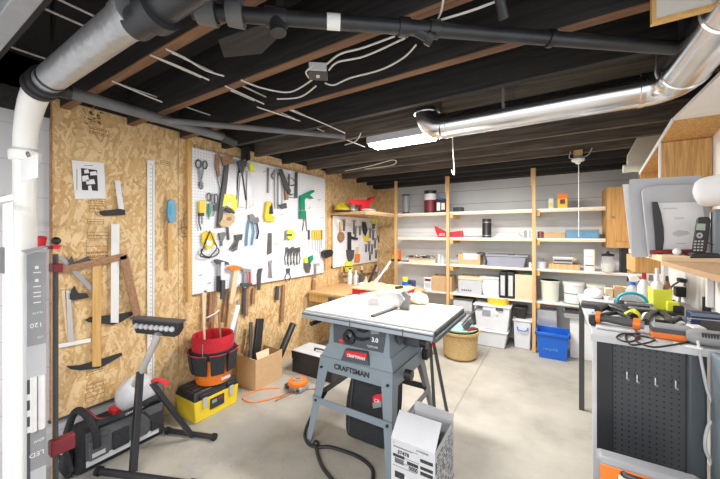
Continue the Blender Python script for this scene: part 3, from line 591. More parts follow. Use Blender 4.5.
WT('bar_clamp', 'tall thin pair of steel clamp bars right of the lone file', 'clamp', [('bar', 'dsteel', 'l', [(272, 175), (274.5, 171), (275, 209)], .005, .014), ('bar', 'dsteel', 'l', [(278, 172), (278, 209)], .006, .014), ('jaw', 'grey', 'p', [(271, 176), (274, 170), (282, 169), (280, 172), (275, 173), (273, 180)], .014, .012), ('bar', 'grey', 'l', [(281, 178), (282, 190), (282, 206)], .004, .01), ('jaw', 'dgrey', 'p', [(278, 205), (285, 203), (286, 208), (281, 209)], .02, .014)])
WT('pipe_wrench', 'heavy slanted pipe wrench near the top of the large pegboard', 'wrench', [('handle', 'dgrey', 'p', [(278, 170), (281, 169), (290, 191), (289, 194), (286, 194)], .018, .018), ('jaw', 'brown', 'p', [(284, 191), (287, 191), (287, 200), (284.5, 200)], .022, .014), ('hook_jaw', 'dgrey', 'l', [(287, 193), (291, 195), (292.5, 194)], .008, .022)])
WT('c_clamp', 'rusty C-clamp hanging right of the slanted pipe wrench', 'clamp', [('frame', 'dgrey', 'l', [(289, 174), (289, 186), (294, 185)], .009, .014), ('screw', 'dsteel', 'l', [(287, 178), (292, 178), (297, 184)], .005, .018), ('frame', 'dgrey', 'p', [(295, 173), (297, 172), (297, 198), (294.5, 198)], .012, .012), ('handle', 'dsteel', 'l', [(287, 197), (294, 198)], .004, .012)])
WT('caulking_gun', 'green pistol-grip tool at the upper right of the large pegboard', 'pistol grip tool', [('grip', 'green', 'p', [(299, 196), (305, 193), (312, 190), (313, 192), (308, 195), (312, 198.5), (310, 199), (305, 197), (303, 200), (303, 210), (299, 210)], .03, .012), ('barrel', 'green', 'p', R4(298.8, 211, 304, 218.5), .03, .012), ('body', 'grey', 'p', R4(299.5, 204, 303.5, 211), .026, .014)])
WT('needle_pliers', 'grey long pliers below the green pistol-grip tool', 'pliers', [('leg', 'dsteel', 'l', [(304.5, 211), (304, 220), (302.5, 231)], .006, .012), ('leg', 'dsteel', 'l', [(305.5, 211), (306, 222), (307, 231)], .006, .012)])
WT('rasp', 'dark grey flat rasp in the middle of the large pegboard', 'rasp', [('blade', 'dsteel', 'p', [(268, 233), (271.5, 233), (271.5, 253), (267, 255)], .006, .006)])
WT('combination_wrench', 'grey double-ended wrench below the flat rasp', 'wrench', [('shaft', 'steel', 'p', [(268, 261), (272, 260), (271, 265), (271.5, 273), (272, 278), (268, 277), (269, 270), (268.5, 265)], .007, .006)])
WT('combination_wrench', 'short black wrench low on the large pegboard, left of the grey one', 'wrench', [('shaft', 'dgrey', 'p', [(258, 269), (262.5, 268), (261, 273), (260, 290), (257, 290), (257, 274)], .008, .006)])
for i in range(5):
    x = 286.5+i*3; s = (0, 1, -.5, .5, 0)[i]
    WT('pliers', ('leftmost of the five grey pliers hanging in a row', 'second from left of the five grey pliers in a row', 'middle one of the five grey pliers in a row', 'fourth of the five grey pliers in a row', 'rightmost of the five grey pliers hanging in a row')[i], 'pliers',
       [('jaw', 'dsteel', 'p', [(x-1.2, 247.5+s), (x+1, 247+s), (x+1.2, 252+s), (x-1, 252.5+s)], .012, .006), ('handle', 'dgrey', 'l', [(x-.6, 252+s), (x-1.7, 258+s), (x-1, 265+s)], .005, .012), ('handle', 'dgrey', 'l', [(x+.6, 252+s), (x+1.7, 258+s), (x+1, 264+s)], .005, .012)], 'grey pliers in a row')
WT('locking_pliers', 'single dark pliers below the row of five', 'pliers', [('jaw', 'dgrey', 'p', [(286, 268.5), (289.5, 268), (289, 273), (286.5, 273)], .012, .006), ('handle', 'dgrey', 'l', [(286.5, 273), (285, 278), (286.5, 282)], .005, .012), ('handle', 'dgrey', 'l', [(289, 273), (290.5, 277), (289, 281)], .005, .012)])
for i in range(6):
    x = (309, 312.8, 315.3, 317.6, 319.8, 321.6)[i]; mt = ('dgrey', 'yellow', 'yellow', 'yellow', 'yellow', 'brown')[i]
    WT('screwdriver', ('black-handled screwdriver at the left end of the row of drivers', 'first yellow-handled screwdriver, next to the black one', 'second yellow-handled screwdriver of the row', 'third yellow-handled screwdriver of the row', 'last yellow-handled screwdriver of the row', 'brown-handled screwdriver at the right end of the row')[i], 'screwdriver',
       [('handle', mt, 'l', [(x, 230), (x, 239.5)], .012, .016), ('shaft', 'steel', 'l', [(x, 239), (x, (247, 250, 250, 252, 254, 248)[i])], .003, .016)], 'screwdrivers in a row')
WT('tin_snips', 'yellow-green handled snips near the lower right of the large pegboard', 'snips', [('handle', 'yel2', 'p', [(303.5, 258), (306.5, 257), (306.5, 263), (304, 263)], .018, .01), ('handle', 'green', 'p', [(308, 257), (312, 255), (312.5, 259), (309, 264)], .018, .01), ('blade', 'dsteel', 'p', [(303.5, 263), (309, 263), (311, 265), (309, 273), (306, 272), (304, 268)], .008, .012)])
WT('try_square', 'small grey try square at the lower right corner of the large pegboard', 'square', [('blade', 'alum', 'p', R4(313.5, 263, 320, 265), .004, .01), ('stock', 'steel', 'p', R4(314, 264, 316, 278), .008, .008)])
WT('rubber_mallet', 'black rubber mallet at the right edge of the large pegboard', 'mallet', [('head', 'black', 'p', [(321, 252), (323, 250), (329, 249.5), (330.5, 252), (329.5, 256), (323, 258), (321, 256)], .05, .015), ('handle', 'maple', 'p', R4(324.5, 257, 326.3, 270), .02, .02)])
WT('claw_hammer', 'hammer with a black grip hanging low on the large pegboard', 'hammer', [('head', 'dgrey', 'p', [(213, 260), (216, 259), (227, 262), (228, 265), (223, 264), (216, 264)], .022, .012), ('neck', 'steel', 'p', R4(217, 264, 218.7, 276), .012, .016), ('grip', 'black', 'p', [(216.3, 276), (219, 276), (219, 292), (216, 291)], .02, .014)])
WT('claw_hammer', 'white-necked hammer with a dark grip right of the first hammer', 'hammer', [('neck', 'white', 'p', R4(220.5, 262, 223.7, 280), .012, .024), ('grip', 'dgrey', 'p', [(220.3, 280), (224, 280), (223.5, 300), (220, 299)], .022, .022)])
WT('hatchet', 'orange-headed hatchet among the hammers low on the large pegboard', 'hatchet', [('head', 'orange', 'p', [(226, 267), (233, 265), (241, 267), (240, 269), (232, 271), (229, 270)], .022, .02), ('handle', 'card2', 'p', [(233, 270), (237, 270), (235, 290), (231, 304), (228, 303), (230, 290)], .02, .02)])
WT('wood_clamp', 'red and grey bar clamp under the orange-headed hatchet', 'clamp', [('jaw', 'grey', 'p', [(241, 268), (250, 269), (249, 272), (242, 272)], .02, .012), ('bar', 'red', 'p', R4(248.5, 270, 250.3, 284), .01, .02), ('bar', 'grey', 'p', R4(243, 271, 246, 288), .012, .014), ('screw', 'dgrey', 'p', R4(240, 283, 251, 286), .02, .02)])
for i, (x, y, x2, y2, mt, lb) in enumerate(((204, 290, 203, 326, 'card2', 'pale long-handled tool hanging below the left end of the large pegboard'), (210, 292, 209, 322, 'brown', 'dark brown long handle below the large pegboard'), (213, 294, 211, 330, 'brown', 'brown handle left of the black hammer grip, below the pegboard'), (226, 292, 222, 322, 'brown', 'rust-coloured handle behind the red bucket top'), (231, 290, 227, 326, 'card', 'tan handle beside the leaning white stick'), (244, 286, 243, 314, 'dgrey', 'thin dark rod hanging under the red clamp'), (246.5, 286, 245.5, 316, 'brown', 'reddish clamp bar hanging under the pegboard edge'), (253, 288, 252, 304, 'brown', 'short brown handle under the pegboard edge'), (283, 285, 281, 322, 'brown', 'long wooden yardstick hanging below the middle of the large pegboard'), (277, 286, 276, 300, 'dgrey', 'short dark rod left of the wooden yardstick'), (313, 280, 313, 296, 'brown', 'small brown stick below the try square'))):
    WT('wooden_stick', lb, 'handle', [('handle', mt, 'p', [(x-1.3, y), (x+1.3, y), (x2+1.4, y2), (x2-1.4, y2)], .02, -.02)])
for (px, py) in ((263, 172), (280, 215), (262, 235), (282, 240), (297, 210), (308, 208), (318, 200), (321, 218), (274, 244), (199, 275), (208, 283), (302, 240), (300, 247)):
    q = P(px, py, X=XP); o = MB().tube(arc([(XP+.001, q.y, q.z), (XP+.03, q.y, q.z), (XP+.04, q.y, q.z+.014)], 3), .003, 6).build('peg_hook', 'steel'); settag(o, 'small empty steel peg hook on the large pegboard', 'hook', 'empty peg hooks')
# smaller pegboard
WT('wire_brush', 'brown oval brush at the left of the small pegboard', 'brush', [('head', 'brown', 'p', ring(340.3, 237, 3, 5, 12)[:-1], .025, .008), ('handle', 'maple', 'p', R4(339.6, 222, 341, 233), .012, .01)])
WT('caulk_gun', 'black T-shaped caulking gun on the small pegboard', 'caulking gun', [('barrel', 'black', 'p', R4(347.5, 232, 350, 252), .025, .01), ('handle', 'black', 'p', [(350, 236), (357, 238), (357, 240), (350, 239)], .02, .012), ('trigger', 'dgrey', 'p', [(346, 250), (353, 250), (352, 258), (349, 262), (347, 258)], .03, .01)])
WT('scraper', 'orange flat scraper on the small pegboard', 'scraper', [('blade', 'orange', 'p', [(355, 254), (359.5, 254), (359.5, 262), (354.5, 262)], .01, .01), ('handle', 'card2', 'p', R4(356, 247, 358, 254), .012, .01)])
WT('tape_measure', 'yellow and black tool at the centre of the small pegboard', 'tape measure', [('case', 'yellow', 'p', [(363, 236), (368, 236), (368, 241), (364, 241)], .025, .008), ('lever', 'black', 'p', [(362, 222), (365, 222), (367, 230), (365, 236), (363, 233)], .015, .01)])
WT('pliers', 'yellow-handled pliers at the upper centre of the small pegboard', 'pliers', [('handle', 'yel2', 'p', [(371, 220), (375.5, 219), (376, 223), (371.5, 224)], .015, .01), ('jaw', 'dsteel', 'p', [(372, 224), (375, 224), (374, 229), (372.5, 229)], .01, .01)])
WT('screwdriver', 'red-handled screwdriver at the right of the small pegboard', 'screwdriver', [('handle', 'dkred', 'l', [(377.5, 236), (379.5, 243)], .01, .016), ('shaft', 'steel', 'l', [(377.5, 236), (376, 230)], .003, .016)])
for i, (x, y, l) in enumerate(((344, 221, 10), (354, 222, 12), (355.5, 228, 9), (370, 230, 8), (373, 232, 8), (369, 243, 8), (372, 246, 8), (375, 240, 8), (370, 253, 7), (366, 246, 6), (360, 228, 7), (376, 252, 6))):
    WT('small_wrench', 'small grey hand tool hanging in the cluster on the small pegboard', 'hand tool', [('shaft', 'dsteel', 'p', [(x-.7, y), (x+.7, y), (x+.5, y+l), (x-.9, y+l)], .008, .008), ('head', 'grey', 'p', [(x-1.4, y-2), (x+1.4, y-2), (x+1, y+.5), (x-1, y+.5)], .01, .008)], 'small grey hand tools')
WT('ear_defenders', 'bright yellow tool hanging over the lower edge of the small pegboard', 'ear defenders', [('cup', 'yel2', 'p', [(345, 262), (350, 261), (350, 266), (345, 266)], .05, .01), ('cup', 'yel2', 'p', [(344.5, 267), (350, 267), (349.5, 272), (345, 272)], .05, .01), ('band', 'dgrey', 'p', R4(347, 265, 349, 268), .03, .01)])
for i in range(8):
    x = 342+i*5.0; mt = ('maple', 'card2', 'brown', 'maple', 'white', 'maple', 'brown', 'card2')[i]
    if i == 1: continue
    WT('chisel', ('wooden-handled chisel leftmost under the small pegboard', '', 'dark handled chisel third along under the small pegboard', 'fourth chisel along under the small pegboard', 'white-handled chisel under the small pegboard', 'sixth chisel along under the small pegboard', 'dark chisel second from the right under the small pegboard', 'pale chisel rightmost under the small pegboard')[i], 'chisel', [('handle', mt, 'l', [(x, 266), (x-.3, 272)], .012, .02), ('blade', 'steel', 'p', R4(x-1, 272, x+.6, 281), .005, .018)], 'chisels in a rack')
WT('tool_rack', 'thin wooden rack strip holding chisels under the small pegboard', 'rack', [('strip', 'maple', 'p', [(339, 273), (379, 268.5), (379, 271), (339, 275.5)], .05, -.03)])
# shelf above the small pegboard
ZS = 1.715
t = thing('tool_shelf', (-2.3, 3.9, ZS-.02), 'pine shelf above the small pegboard reaching to the corner post', 'shelf')
MB().box(XW, -2.055, P(335, 200, X=XW).y, YS+.02, ZS-.016, ZS).build('shelf_board', 'shelfw', t)
MB().box(-2.075, -2.055, 3.46, YS, ZS-.05, ZS-.016).build('front_rail', 'stud', t)
MB().box(XW, -2.055, 3.45, 3.47, ZS-.045, ZS-.016).build('end_rail', 'stud', t)
c = P(342, 205, X=-2.44); t = thing('hard_hat', (c.x, c.y, ZS), 'yellow hard hat at the left end of the shelf above the small pegboard', 'hard hat')
m = MB(); m.lathe([(.105, 0), (.104, .03), (.09, .075), (.06, .105), (0, .118)], (c.x, c.y, ZS+.012), 24); m.build('shell', 'yellow', t)
MB().lathe([(.10, 0), (.135, .004), (.135, .012), (.10, .016)], (c.x+.01, c.y, ZS+.002), 24).build('brim', 'black', t)
c = P(360, 205, X=-2.25); t = thing('staple_gun', (c.x, c.y, ZS), 'red plastic pistol-shaped tool on the shelf above the small pegboard', 'power tool')
m = MB(); m.plate([(348, 200), (356, 200), (366, 200.5), (368, 198), (373, 196.5), (372.5, 199.5), (368, 202), (366, 210.5), (360, 211), (359, 205), (349, 204.5)], X=-2.25, th=.05); m.build('body', 'red', t, bev=.005)
m = MB()
for k in range(9): m.ball(P(355+random.uniform(-4, 8), 199+random.uniform(-2.2, 3), X=-2.38), .045, (1, 1, .8), 8, .25)
o = m.build('crumpled_paper', 'paper'); settag(o, 'crumpled white paper heap behind the red tool on the wall shelf', 'paper'); o.location.z = ZS
for i, (px, w, h, mt, lb) in enumerate(((346, .26, .03, 'paper', 'flat white bundle lying at the front of the wall shelf'), (365, .07, .075, 'dgrey', 'dark grey angular tool on the wall shelf right of the red one'), (370, .06, .08, 'lgrey', 'light grey box on the wall shelf near the corner post'), (374, .05, .05, 'paper', 'small white package at the right end of the wall shelf'))):
    c = P(px, 206, X=-2.16 if i == 0 else -2.3); hh = h
    m = MB(); 
    if i == 0: m.ball((c.x, max(c.y+.1, 3.72), ZS+.020), .16, (.5, 1, .13), 14, .04)
    else: m.quadbox([(c.x-w/2, c.y-w/2, ZS), (c.x+w/2, c.y-w/2, ZS), (c.x+w/2, c.y+w/2, ZS), (c.x-w/2, c.y+w/2, ZS)], [(c.x-w/3, c.y-w/2, ZS+h), (c.x+w/3, c.y-w/2, ZS+h*.8), (c.x+w/3, c.y+w/2, ZS+h*.8), (c.x-w/3, c.y+w/2, ZS+h)])
    o = m.build(('cloth_bundle', 'hand_plane', 'small_box', 'small_package')[i], mt, bev=.003 if i else 0); settag(o, lb, ('cloth', 'plane', 'box', 'package')[i])
# ---- left part of the sheathing: squares, rulers, print
XO = XW+.003
q = P(88, 180, X=XO)
t = WT('pinned_poster', 'white poster with a small black and white picture pinned on the chipboard', 'poster', [('sheet', 'paper', 'p', [(71.5, 160), (104, 163), (106, 198.5), (75, 199)], .003, 0), ('picture', 'ink', 'p', [(81, 168), (97, 170), (98, 191), (82, 190)], .001, .0031)], X=XO)
m = MB()
for (a, b, c_, d_) in ((82, 176, 88, 181), (86, 180, 94, 184), (90, 172, 96, 175), (88, 186, 91, 191), (84, 170, 88, 173)): m.plate([(a, b), (c_, b-.8), (c_+1.2, d_), (a+.5, d_+.5)], X=XO+.0042, th=.001)
m.build('picture_highlights', 'paper', t)
m = MB(); m.plate(R4(76.5, 169, 77.3, 190), X=XO+.0031, th=.0005); m.plate(R4(84, 165.2, 93, 165.9), X=XO+.0031, th=.0005); m.build('caption_lines', 'grey', t)
WT('try_square', 'small try square with a bright blade pointing up beside the poster', 'square', [('blade', 'alum', 'p', [(114.5, 180), (120, 181), (124, 210), (118.5, 209)], .003, .012), ('stock', 'ink', 'p', [(99.5, 211), (119, 209), (124, 210), (124, 215), (103, 216), (99.5, 214)], .02, .004)], X=XO)
WT('t_square', 'white-bladed T-square with a black curved head, blade upwards', 'T-square', [('blade', 'white', 'p', [(111, 224), (119.5, 224), (118.5, 323), (110.5, 322.5)], .004, .014), ('head', 'ink', 'p', [(84, 320), (90, 317), (110, 315), (133, 311.5), (133, 314), (120, 322), (112, 324.5), (98, 323), (88, 322)], .012, .002)], X=XO)
WT('t_square', 'T-square with a yellow wooden blade and black curved head', 'T-square', [('blade', 'maple', 'p', [(92.5, 258), (101, 257), (101, 366), (92, 367)], .005, .018), ('head', 'ink', 'p', [(66, 366), (80, 365), (100, 359), (121, 352.5), (122, 355), (108, 363), (98, 368), (80, 370), (70, 369)], .012, .006)], X=XO)
WT('framing_square', 'large brown wooden try square spanning over both T-squares', 'square', [('arm', 'brown', 'p', [(54, 268), (120, 254), (126.5, 255), (126, 259), (56, 274.5)], .010, .024), ('arm', 'brown', 'p', [(119, 257), (127, 254), (141, 316), (134, 320)], .010, .024)], X=XO)
WT('sliding_square', 'slanting grey metal blade behind the large brown square', 'square', [('blade', 'steel', 'p', [(57.5, 257), (62, 255), (93, 287), (90.5, 292)], .004, .010), ('body', 'dgrey', 'p', [(68, 262), (71, 256), (74, 262), (80, 260), (88, 256), (90, 260), (80, 267), (70, 268)], .012, .008)], X=XO)
WT('combination_square', 'combination square with a black head and pale blade', 'square', [('head', 'ink', 'p', [(69, 294), (72, 289), (74, 286), (75.5, 290), (78, 293), (86, 293), (88, 297), (80, 299), (72, 300), (69, 299)], .018, .006), ('blade', 'alum', 'p', [(66, 290), (70.5, 291), (74, 342), (68.5, 342)], .003, .012), ('edge', 'card2', 'p', [(61, 291), (64.5, 289), (68.5, 342), (67, 342)], .008, .002)], X=XO)
WT('steel_ruler', 'short white ruler lying level under the combination square', 'ruler', [('blade', 'white', 'p', [(53, 345), (91, 338), (91, 342), (53, 349)], .004, .01)], X=XO)
t = WT('long_ruler', 'tall white perforated ruler standing on the chipboard behind the roller stand', 'ruler', [('blade', 'white', 'p', [(147, 160), (154.5, 160.5), (154, 395), (147, 395)], .005, .004), ('markings', 'grey', 'p', R4(152.4, 165, 153, 392), .0006, .0092)], X=XO)
m = MB()
for k in range(56): m.plate(R4(150.2, 164+k*4.1, 151.2, 164.9+k*4.1), X=XO+.0091, th=.0006)
m.build('hole_row', 'grey', t)
WT('hand_chisel', 'tool with a blue oval grip and yellow shank hanging right of the tall ruler', 'hand tool', [('grip', 'lblue', 'p', [(166.5, 202), (169, 199.5), (173, 201), (174.5, 208), (174, 222), (168, 223), (166, 216)], .03, .008), ('grip_insert', 'blue' if 0 else 'teal', 'p', ring(171, 210, 1.4, 6, 10)[:-1], .004, .038), ('shank', 'maple', 'p', R4(167.3, 223, 171.5, 269), .01, .015), ('tip', 'maple', 'p', R4(168.5, 190, 170.5, 200), .01, .015)], X=XO)
WT('wire_bundle', 'tangle of thin dark wire hanging at the left of the large pegboard', 'wire', [('coil', 'dgrey', 'l', ring(186, 226, 5, 8), .002, .012), ('coil', 'dgrey', 'l', ring(184, 232, 6, 5), .002, .018), ('coil', 'dgrey', 'l', ring(187, 220, 3, 9), .002, .024)], X=XO)
WT('quick_clamp', 'red-handled clamp arm reaching over the left edge of the chipboard', 'clamp', [('handle', 'red', 'p', [(52, 245), (57, 244), (60, 246), (57, 249), (52, 249)], .03, .01), ('bar', 'dkred', 'p', R4(45, 246, 53, 249), .02, .01)], X=XO)
# ---------------------------------------------------------------- back shelving
def fb(px0, px1, Y): return P(px0, 240, Y=Y).x, P(px1, 240, Y=Y).x
def zz(px, py, Y): return P(px, py, Y=Y).z
LV = (1.715, 1.365, 1.0, .61)
PX = (-2.035, P(448, 240, Y=YS).x, P(534, 240, Y=YS).x)
t = thing('storage_shelving', (-.8, 4.5, 0), 'pine-framed white storage shelving along the whole back wall', 'shelving')
for i, x in enumerate(PX):
    MB().box(x-.019, x+.019, YS-.02, YS+.02, 0 if i else .30, 2.2).build('post', 'stud', t, bev=.002)
    if i: MB().box(x-.034, x-.019, YS-.02, YS+.03, 1.98, 2.2).build('post_block', 'maple', t)
xe = P(606, 240, Y=YS).x
for i, z in enumerate(LV):
    xx = xe if i < 2 else XR-.003
    MB().box(-2.06, xx, YS+.02, YB-.003, z-.018, z).build('shelf_board', 'white', t)
    MB().box(-2.06, xx, YS+.022, YS+.04, z-.018-(.024, .020, .012, .008)[i], z-.018).build('front_rail', 'shelfw', t)
    for x in PX[1:]:
        MB().box(x+.022, x+.06, YS+.02, YB-.06, z-.085, z-.018).build('shelf_support', 'maple', t)
# oak cabinet at the right end
xc = P(607, 240, Y=4.30).x; zb, zt = zz(607, 248, 4.3), zz(607, 187, 4.3)
t = thing('oak_cabinet', ((xc+XR)/2, 4.5, zb), 'oak wall cabinet with a panelled door at the right end of the back shelving', 'cabinet')
MB().box(xc, XR-.003, 4.32, YB-.003, zb, zt).build('body', 'oak', t, bev=.003)
d = MB().box(xc+.004, XR-.01, 4.30, 4.32, zb+.004, zt-.004).build('door', 'oak', t, bev=.004)
m = MB(); xi = xc+.075; m.prism([(xi, 4.30, zb+.07), (XR-.08, 4.30, zb+.07), (XR-.08, 4.30, zt-.09), ((xi+XR-.08)/2, 4.30, zt-.05), (xi, 4.30, zt-.09)], (0, -.008, 0)); m.build('raised_panel', 'oak', d, bev=.004)
q = P(612.5, 217, Y=4.29); MB().ball(q, .013).build('knob', 'steel', d)
t = thing('oak_drawer_box', (.54, 3.0, 1.146), 'small orange oak box mounted below the hanging papers', 'cabinet')
MB().box(.47, .606, 2.9, 3.2, 1.146, 1.262).build('body', 'oakx', t, bev=.002); MB().box(.475, .60, 2.892, 2.9, 1.15, 1.258).build('front', 'oak', t, bev=.002)
# ---- generic shelf item
def item(name, label, cat, px, Y, depth, z, m_, parts=(), bev=.003, group=None, taper=0):
    """px = (left, top, right) seen at the front plane Y; stands on height z"""
    x0, x1 = fb(px[0], px[2], Y); z1 = zz((px[0]+px[2])/2, px[1], Y)
    m = MB()
    m.quadbox([(x0+taper, Y+taper, z), (x1-taper, Y+taper, z), (x1-taper, Y+depth-taper, z), (x0+taper, Y+depth-taper, z)], [(x0, Y, z1), (x1, Y, z1), (x1, Y+depth, z1), (x0, Y+depth, z1)])
    if not parts:
        o = m.build(name, m_, bev=bev); settag(o, label, cat, group); return o
    t = thing(name, ((x0+x1)/2, Y+depth/2, z), label, cat, group); m.build('body', m_, t, bev=bev)
    for pn, pm, r, th in parts:   # r = fractions of the front face
        a, b = x0+(x1-x0)*r[0], x0+(x1-x0)*r[2]; c, dd = z1-(z1-z)*r[3], z1-(z1-z)*r[1]
        off = taper*.5
        MB().box(a, b, Y-th+off, Y+off+.001, c, dd).build(pn, pm, t)
    return t
def can(name, label, cat, px, Y, z, m_, parts=(), group=None, prof=None):
    x0, x1 = fb(px[0], px[2], Y); r = (x1-x0)/2*.98; c = ((x0+x1)/2, Y+r, z); z1 = zz((px[0]+px[2])/2, px[1], Y+r)
    h = z1-z; pr = prof or [(0, 0), (.97, 0), (.97, .03), (.94, .05), (.94, .95), (.98, .96), (.98, 1), (.9, 1), (.9, .97), (0, .97)]
    m = MB().lathe([(a*r, b*h) for a, b in pr], c, 28)
    if not parts: o = m.build(name, m_); settag(o, label, cat, group); return o
    t = thing(name, c, label, cat, group); m.build('body', m_, t)
    for pn, pm, h0, h1, rr in parts: MB().lathe([(0, h0*h), (r*rr, h0*h), (r*rr, h1*h), (0, h1*h)], c, 28).build(pn, pm, t)
    return t
L1, L2, L3, L4 = LV; Y0 = YS+.045
can('paint_can', 'dark grey metal can alone at the left end of the top back shelf', 'can', (401, 194.5, 408), Y0+.05, L1, 'dgrey', [('label', 'grey', .1, .9, .945)])
can('canister', 'tall round canister with a black lid and red label on the top back shelf', 'canister', (422, 191, 434.5), Y0+.03, L1, 'black', [('label', 'dkred', .08, .6, .955), ('white_label', 'paper', .58, .85, .956)])
item('storage_box', 'dark box with a white spotted label and blue top on the top back shelf', 'box', (435.5, 199, 446), Y0+.03, .1, L1, 'black', [('label', 'paper', (.12, .25, .45, .85), .002), ('label', 'cream', (.55, .3, .9, .8), .002), ('blue_cap', 'blue', (.35, -.12, .75, .05), .02)])
item('flat_case', 'low black case behind the middle post on the top back shelf', 'case', (453, 207.2, 462), Y0+.1, .12, L1, 'black')
item('small_box', 'little white and yellow box on the top back shelf beside the orange one', 'box', (548.5, 198.5, 553.5), Y0+.03, .05, L1, 'cream', [('label', 'yellow', (.2, .4, .8, .8), .002)])
item('seed_box', 'orange and yellow printed box on the top back shelf', 'box', (557.5, 193.5, 567.5), Y0+.03, .09, L1, 'yellow', [('label', 'orange', (0, 0, 1, .35), .002), ('label', 'dkred', (.25, .4, .75, .7), .002)])
# second shelf
m = MB(); pp = [(434, 226), (439, 229), (445, 232), (451, 232), (461, 230.5), (462, 237), (438, 237.3), (435.5, 232)]
m.prism([P(a_, b_, Y=Y0+.03) for a_, b_ in pp], (0, .12, 0)); t = thing('plastic_caddy', tuple(P(448, 238, Y=Y0+.08)), 'bright red plastic caddy with a pointed end on the second back shelf', 'caddy'); m.build('body', 'red', t, bev=.008)
text('lettering', 'SKIL', .05, P(438.5, 235.8, Y=Y0+.029), (1, 0, 0), (0, 0, 1), 'paper', t, shear=.3)
can('tumbler', 'tall black cylinder with silver bands on the second back shelf', 'canister', (481, 219, 491), Y0+.03, L2, 'black', [('band', 'steel', .10, .14, .955), ('band', 'steel', .80, .84, .955)])
item('steel_level', 'thin grey strip lying left of the black cylinder on the second shelf', 'level', (464, 235.6, 481), Y0+.04, .05, L2, 'grey')
m = MB()
for k in range(7): m.box(*[q for q in (lambda a, b: (a, b))(*fb(494+k*.6, 522-k*.7, Y0+.04))], Y0+.03+k*.004, Y0+.2, L2+k*.008, L2+.006+k*.008)
o = m.build('paper_stack', 'paper'); settag(o, 'loose stack of white papers on the second back shelf right of the black cylinder', 'papers')
for i, (a_, b_, mt, h) in enumerate(((524, 527, 'grey', 230.5), (527, 529.5, 'cream', 231), (537.5, 539, 'dkred', 231.5), (539, 541.5, 'brown', 231), (541.5, 543.5, 'dkred', 231.5))):
    item('book', ('grey book leftmost of the group by the third post', 'cream book just left of the third post', 'thin dark red book just right of the third post', 'brown book between two dark red books', 'dark red book beside the low tan tray')[i], 'book', (a_, h, b_), Y0+.04, .12, L2, mt, group='books by the third post')
item('wooden_tray', 'low tan wooden tray on the second back shelf', 'tray', (544, 232.5, 565), Y0+.02, .2, L2, 'card', [('rim', 'maple', (0, 0, 1, .12), .004)])
item('storage_box', 'pale blue flat storage box with a lid on the second back shelf', 'box', (566, 229.5, 599, ), Y0+.02, .26, L2, 'lblue', [('lid', 'bgrey', (-.01, 0, 1.01, .3), .006), ('latch', 'lblue', (.46, .2, .54, .6), .01)])
# third shelf
item('solder_tool', 'orange cap with a yellow body at the left end of the third back shelf', 'tool', (392, 250.5, 398.5), Y0-.02, .1, L3, 'orange', [('body_band', 'yellow', (.1, .45, .9, .8), .006), ('base', 'black', (-.1, .78, 1.2, 1), .01)])
item('parts_tray', 'low cardboard tray heaped with grey hardware on the third back shelf', 'tray', (408.5, 258.5, 435), Y0+.02, .2, L3, 'card2', [('rim', 'card', (0, 0, 1, .25), .004)])
random.seed(3)
for i in range(9):
    px = 410+i*2.7; q = P(px, 258-random.uniform(0, 3), Y=Y0+.1)
    mt = ('grey', 'dgrey', 'alum', 'grey', 'red', 'lgrey', 'dgrey', 'grey', 'steel')[i]
    m = MB().box(q.x-.045, q.x+.045, q.y-.05, q.y+.05, L3+.062, max(q.z, L3+.085), R=Matrix.Rotation(random.uniform(-.5, .5), 3, 'Y'), c=(q.x, q.y, L3+.08))
    o = m.build('hardware_piece', mt, bev=.004); settag(o, 'small metal or plastic hardware piece heaped in the low cardboard tray', 'hardware', 'hardware in the tray')
item('black_tool', 'dark flat tool between the orange cap and the hardware tray', 'tool', (398, 261, 408), Y0+.02, .08, L3, 'dgrey')
for i in range(2): can('small_bottle', ('left', 'right')[i]+' one of two little white bottles beside the hardware tray', 'bottle', (437+i*3.6, 254+i*1.5, 440+i*3.6), Y0+.02, L3, 'tubw', [('cap', 'white', .85, 1.0, .7)])
x0, x1 = fb(458, 480, Y0+.02); z1 = zz(470, 254, Y0+.02)
t = thing('cardboard_box', ((x0+x1)/2, Y0+.12, L3), 'open cardboard box with a white sheet over its edge on the third shelf', 'box')
MB().open_box(x0, x1, Y0+.02, Y0+.22, L3, z1).build('body', 'card', t)
m = MB(); m.prism([(x0, Y0+.02, z1), (x0-.04, Y0+.02, z1-.045), (x0-.04, Y0+.2, z1-.045), (x0, Y0+.2, z1)], (-.003, 0, .003)); m.build('side_flap', 'card', t)
MB().box(x0+.07, x1-.03, Y0+.014, Y0+.02, z1-.07, z1+.004).build('white_sheet', 'paper', t)
q = P(481, 251, Y=Y0+.13); o = MB().ball((q.x, q.y, L3+.14), .052, (1.2, 1, .7), 14).tube(arc([(q.x+.03, q.y, L3+.15), (q.x+.07, q.y, L3+.1), (q.x+.06, q.y, L3+.0)], 4), .014).build('safety_goggles', 'dgrey'); settag(o, 'dark grey rounded object slung over the side of the open cardboard box', 'goggles')
x0, x1 = fb(486, 528, Y0-.02); z1 = zz(507, 255.5, Y0-.02)
t = thing('storage_bin', ((x0+x1)/2, Y0+.15, L3), 'wide lavender-grey plastic bin with a lid on the third back shelf', 'bin')
m = MB(); m.quadbox([(x0+.02, Y0, L3), (x1-.05, Y0, L3), (x1-.05, Y0+.33, L3), (x0+.02, Y0+.33, L3)], [(x0, Y0-.02, z1-.015), (x1-.02, Y0-.02, z1-.015), (x1-.02, Y0+.35, z1-.015), (x0, Y0+.35, z1-.015)]); m.build('body', 'gvinyl', t, bev=.008)
MB().box(x0-.01, x1, Y0-.03, Y0+.36, z1-.015, z1+.004).build('lid', 'grey', t, bev=.004); MB().box(x0+.25, x0+.33, Y0, Y0+.03, z1+.004, z1+.02).build('latch', 'dgrey', t)
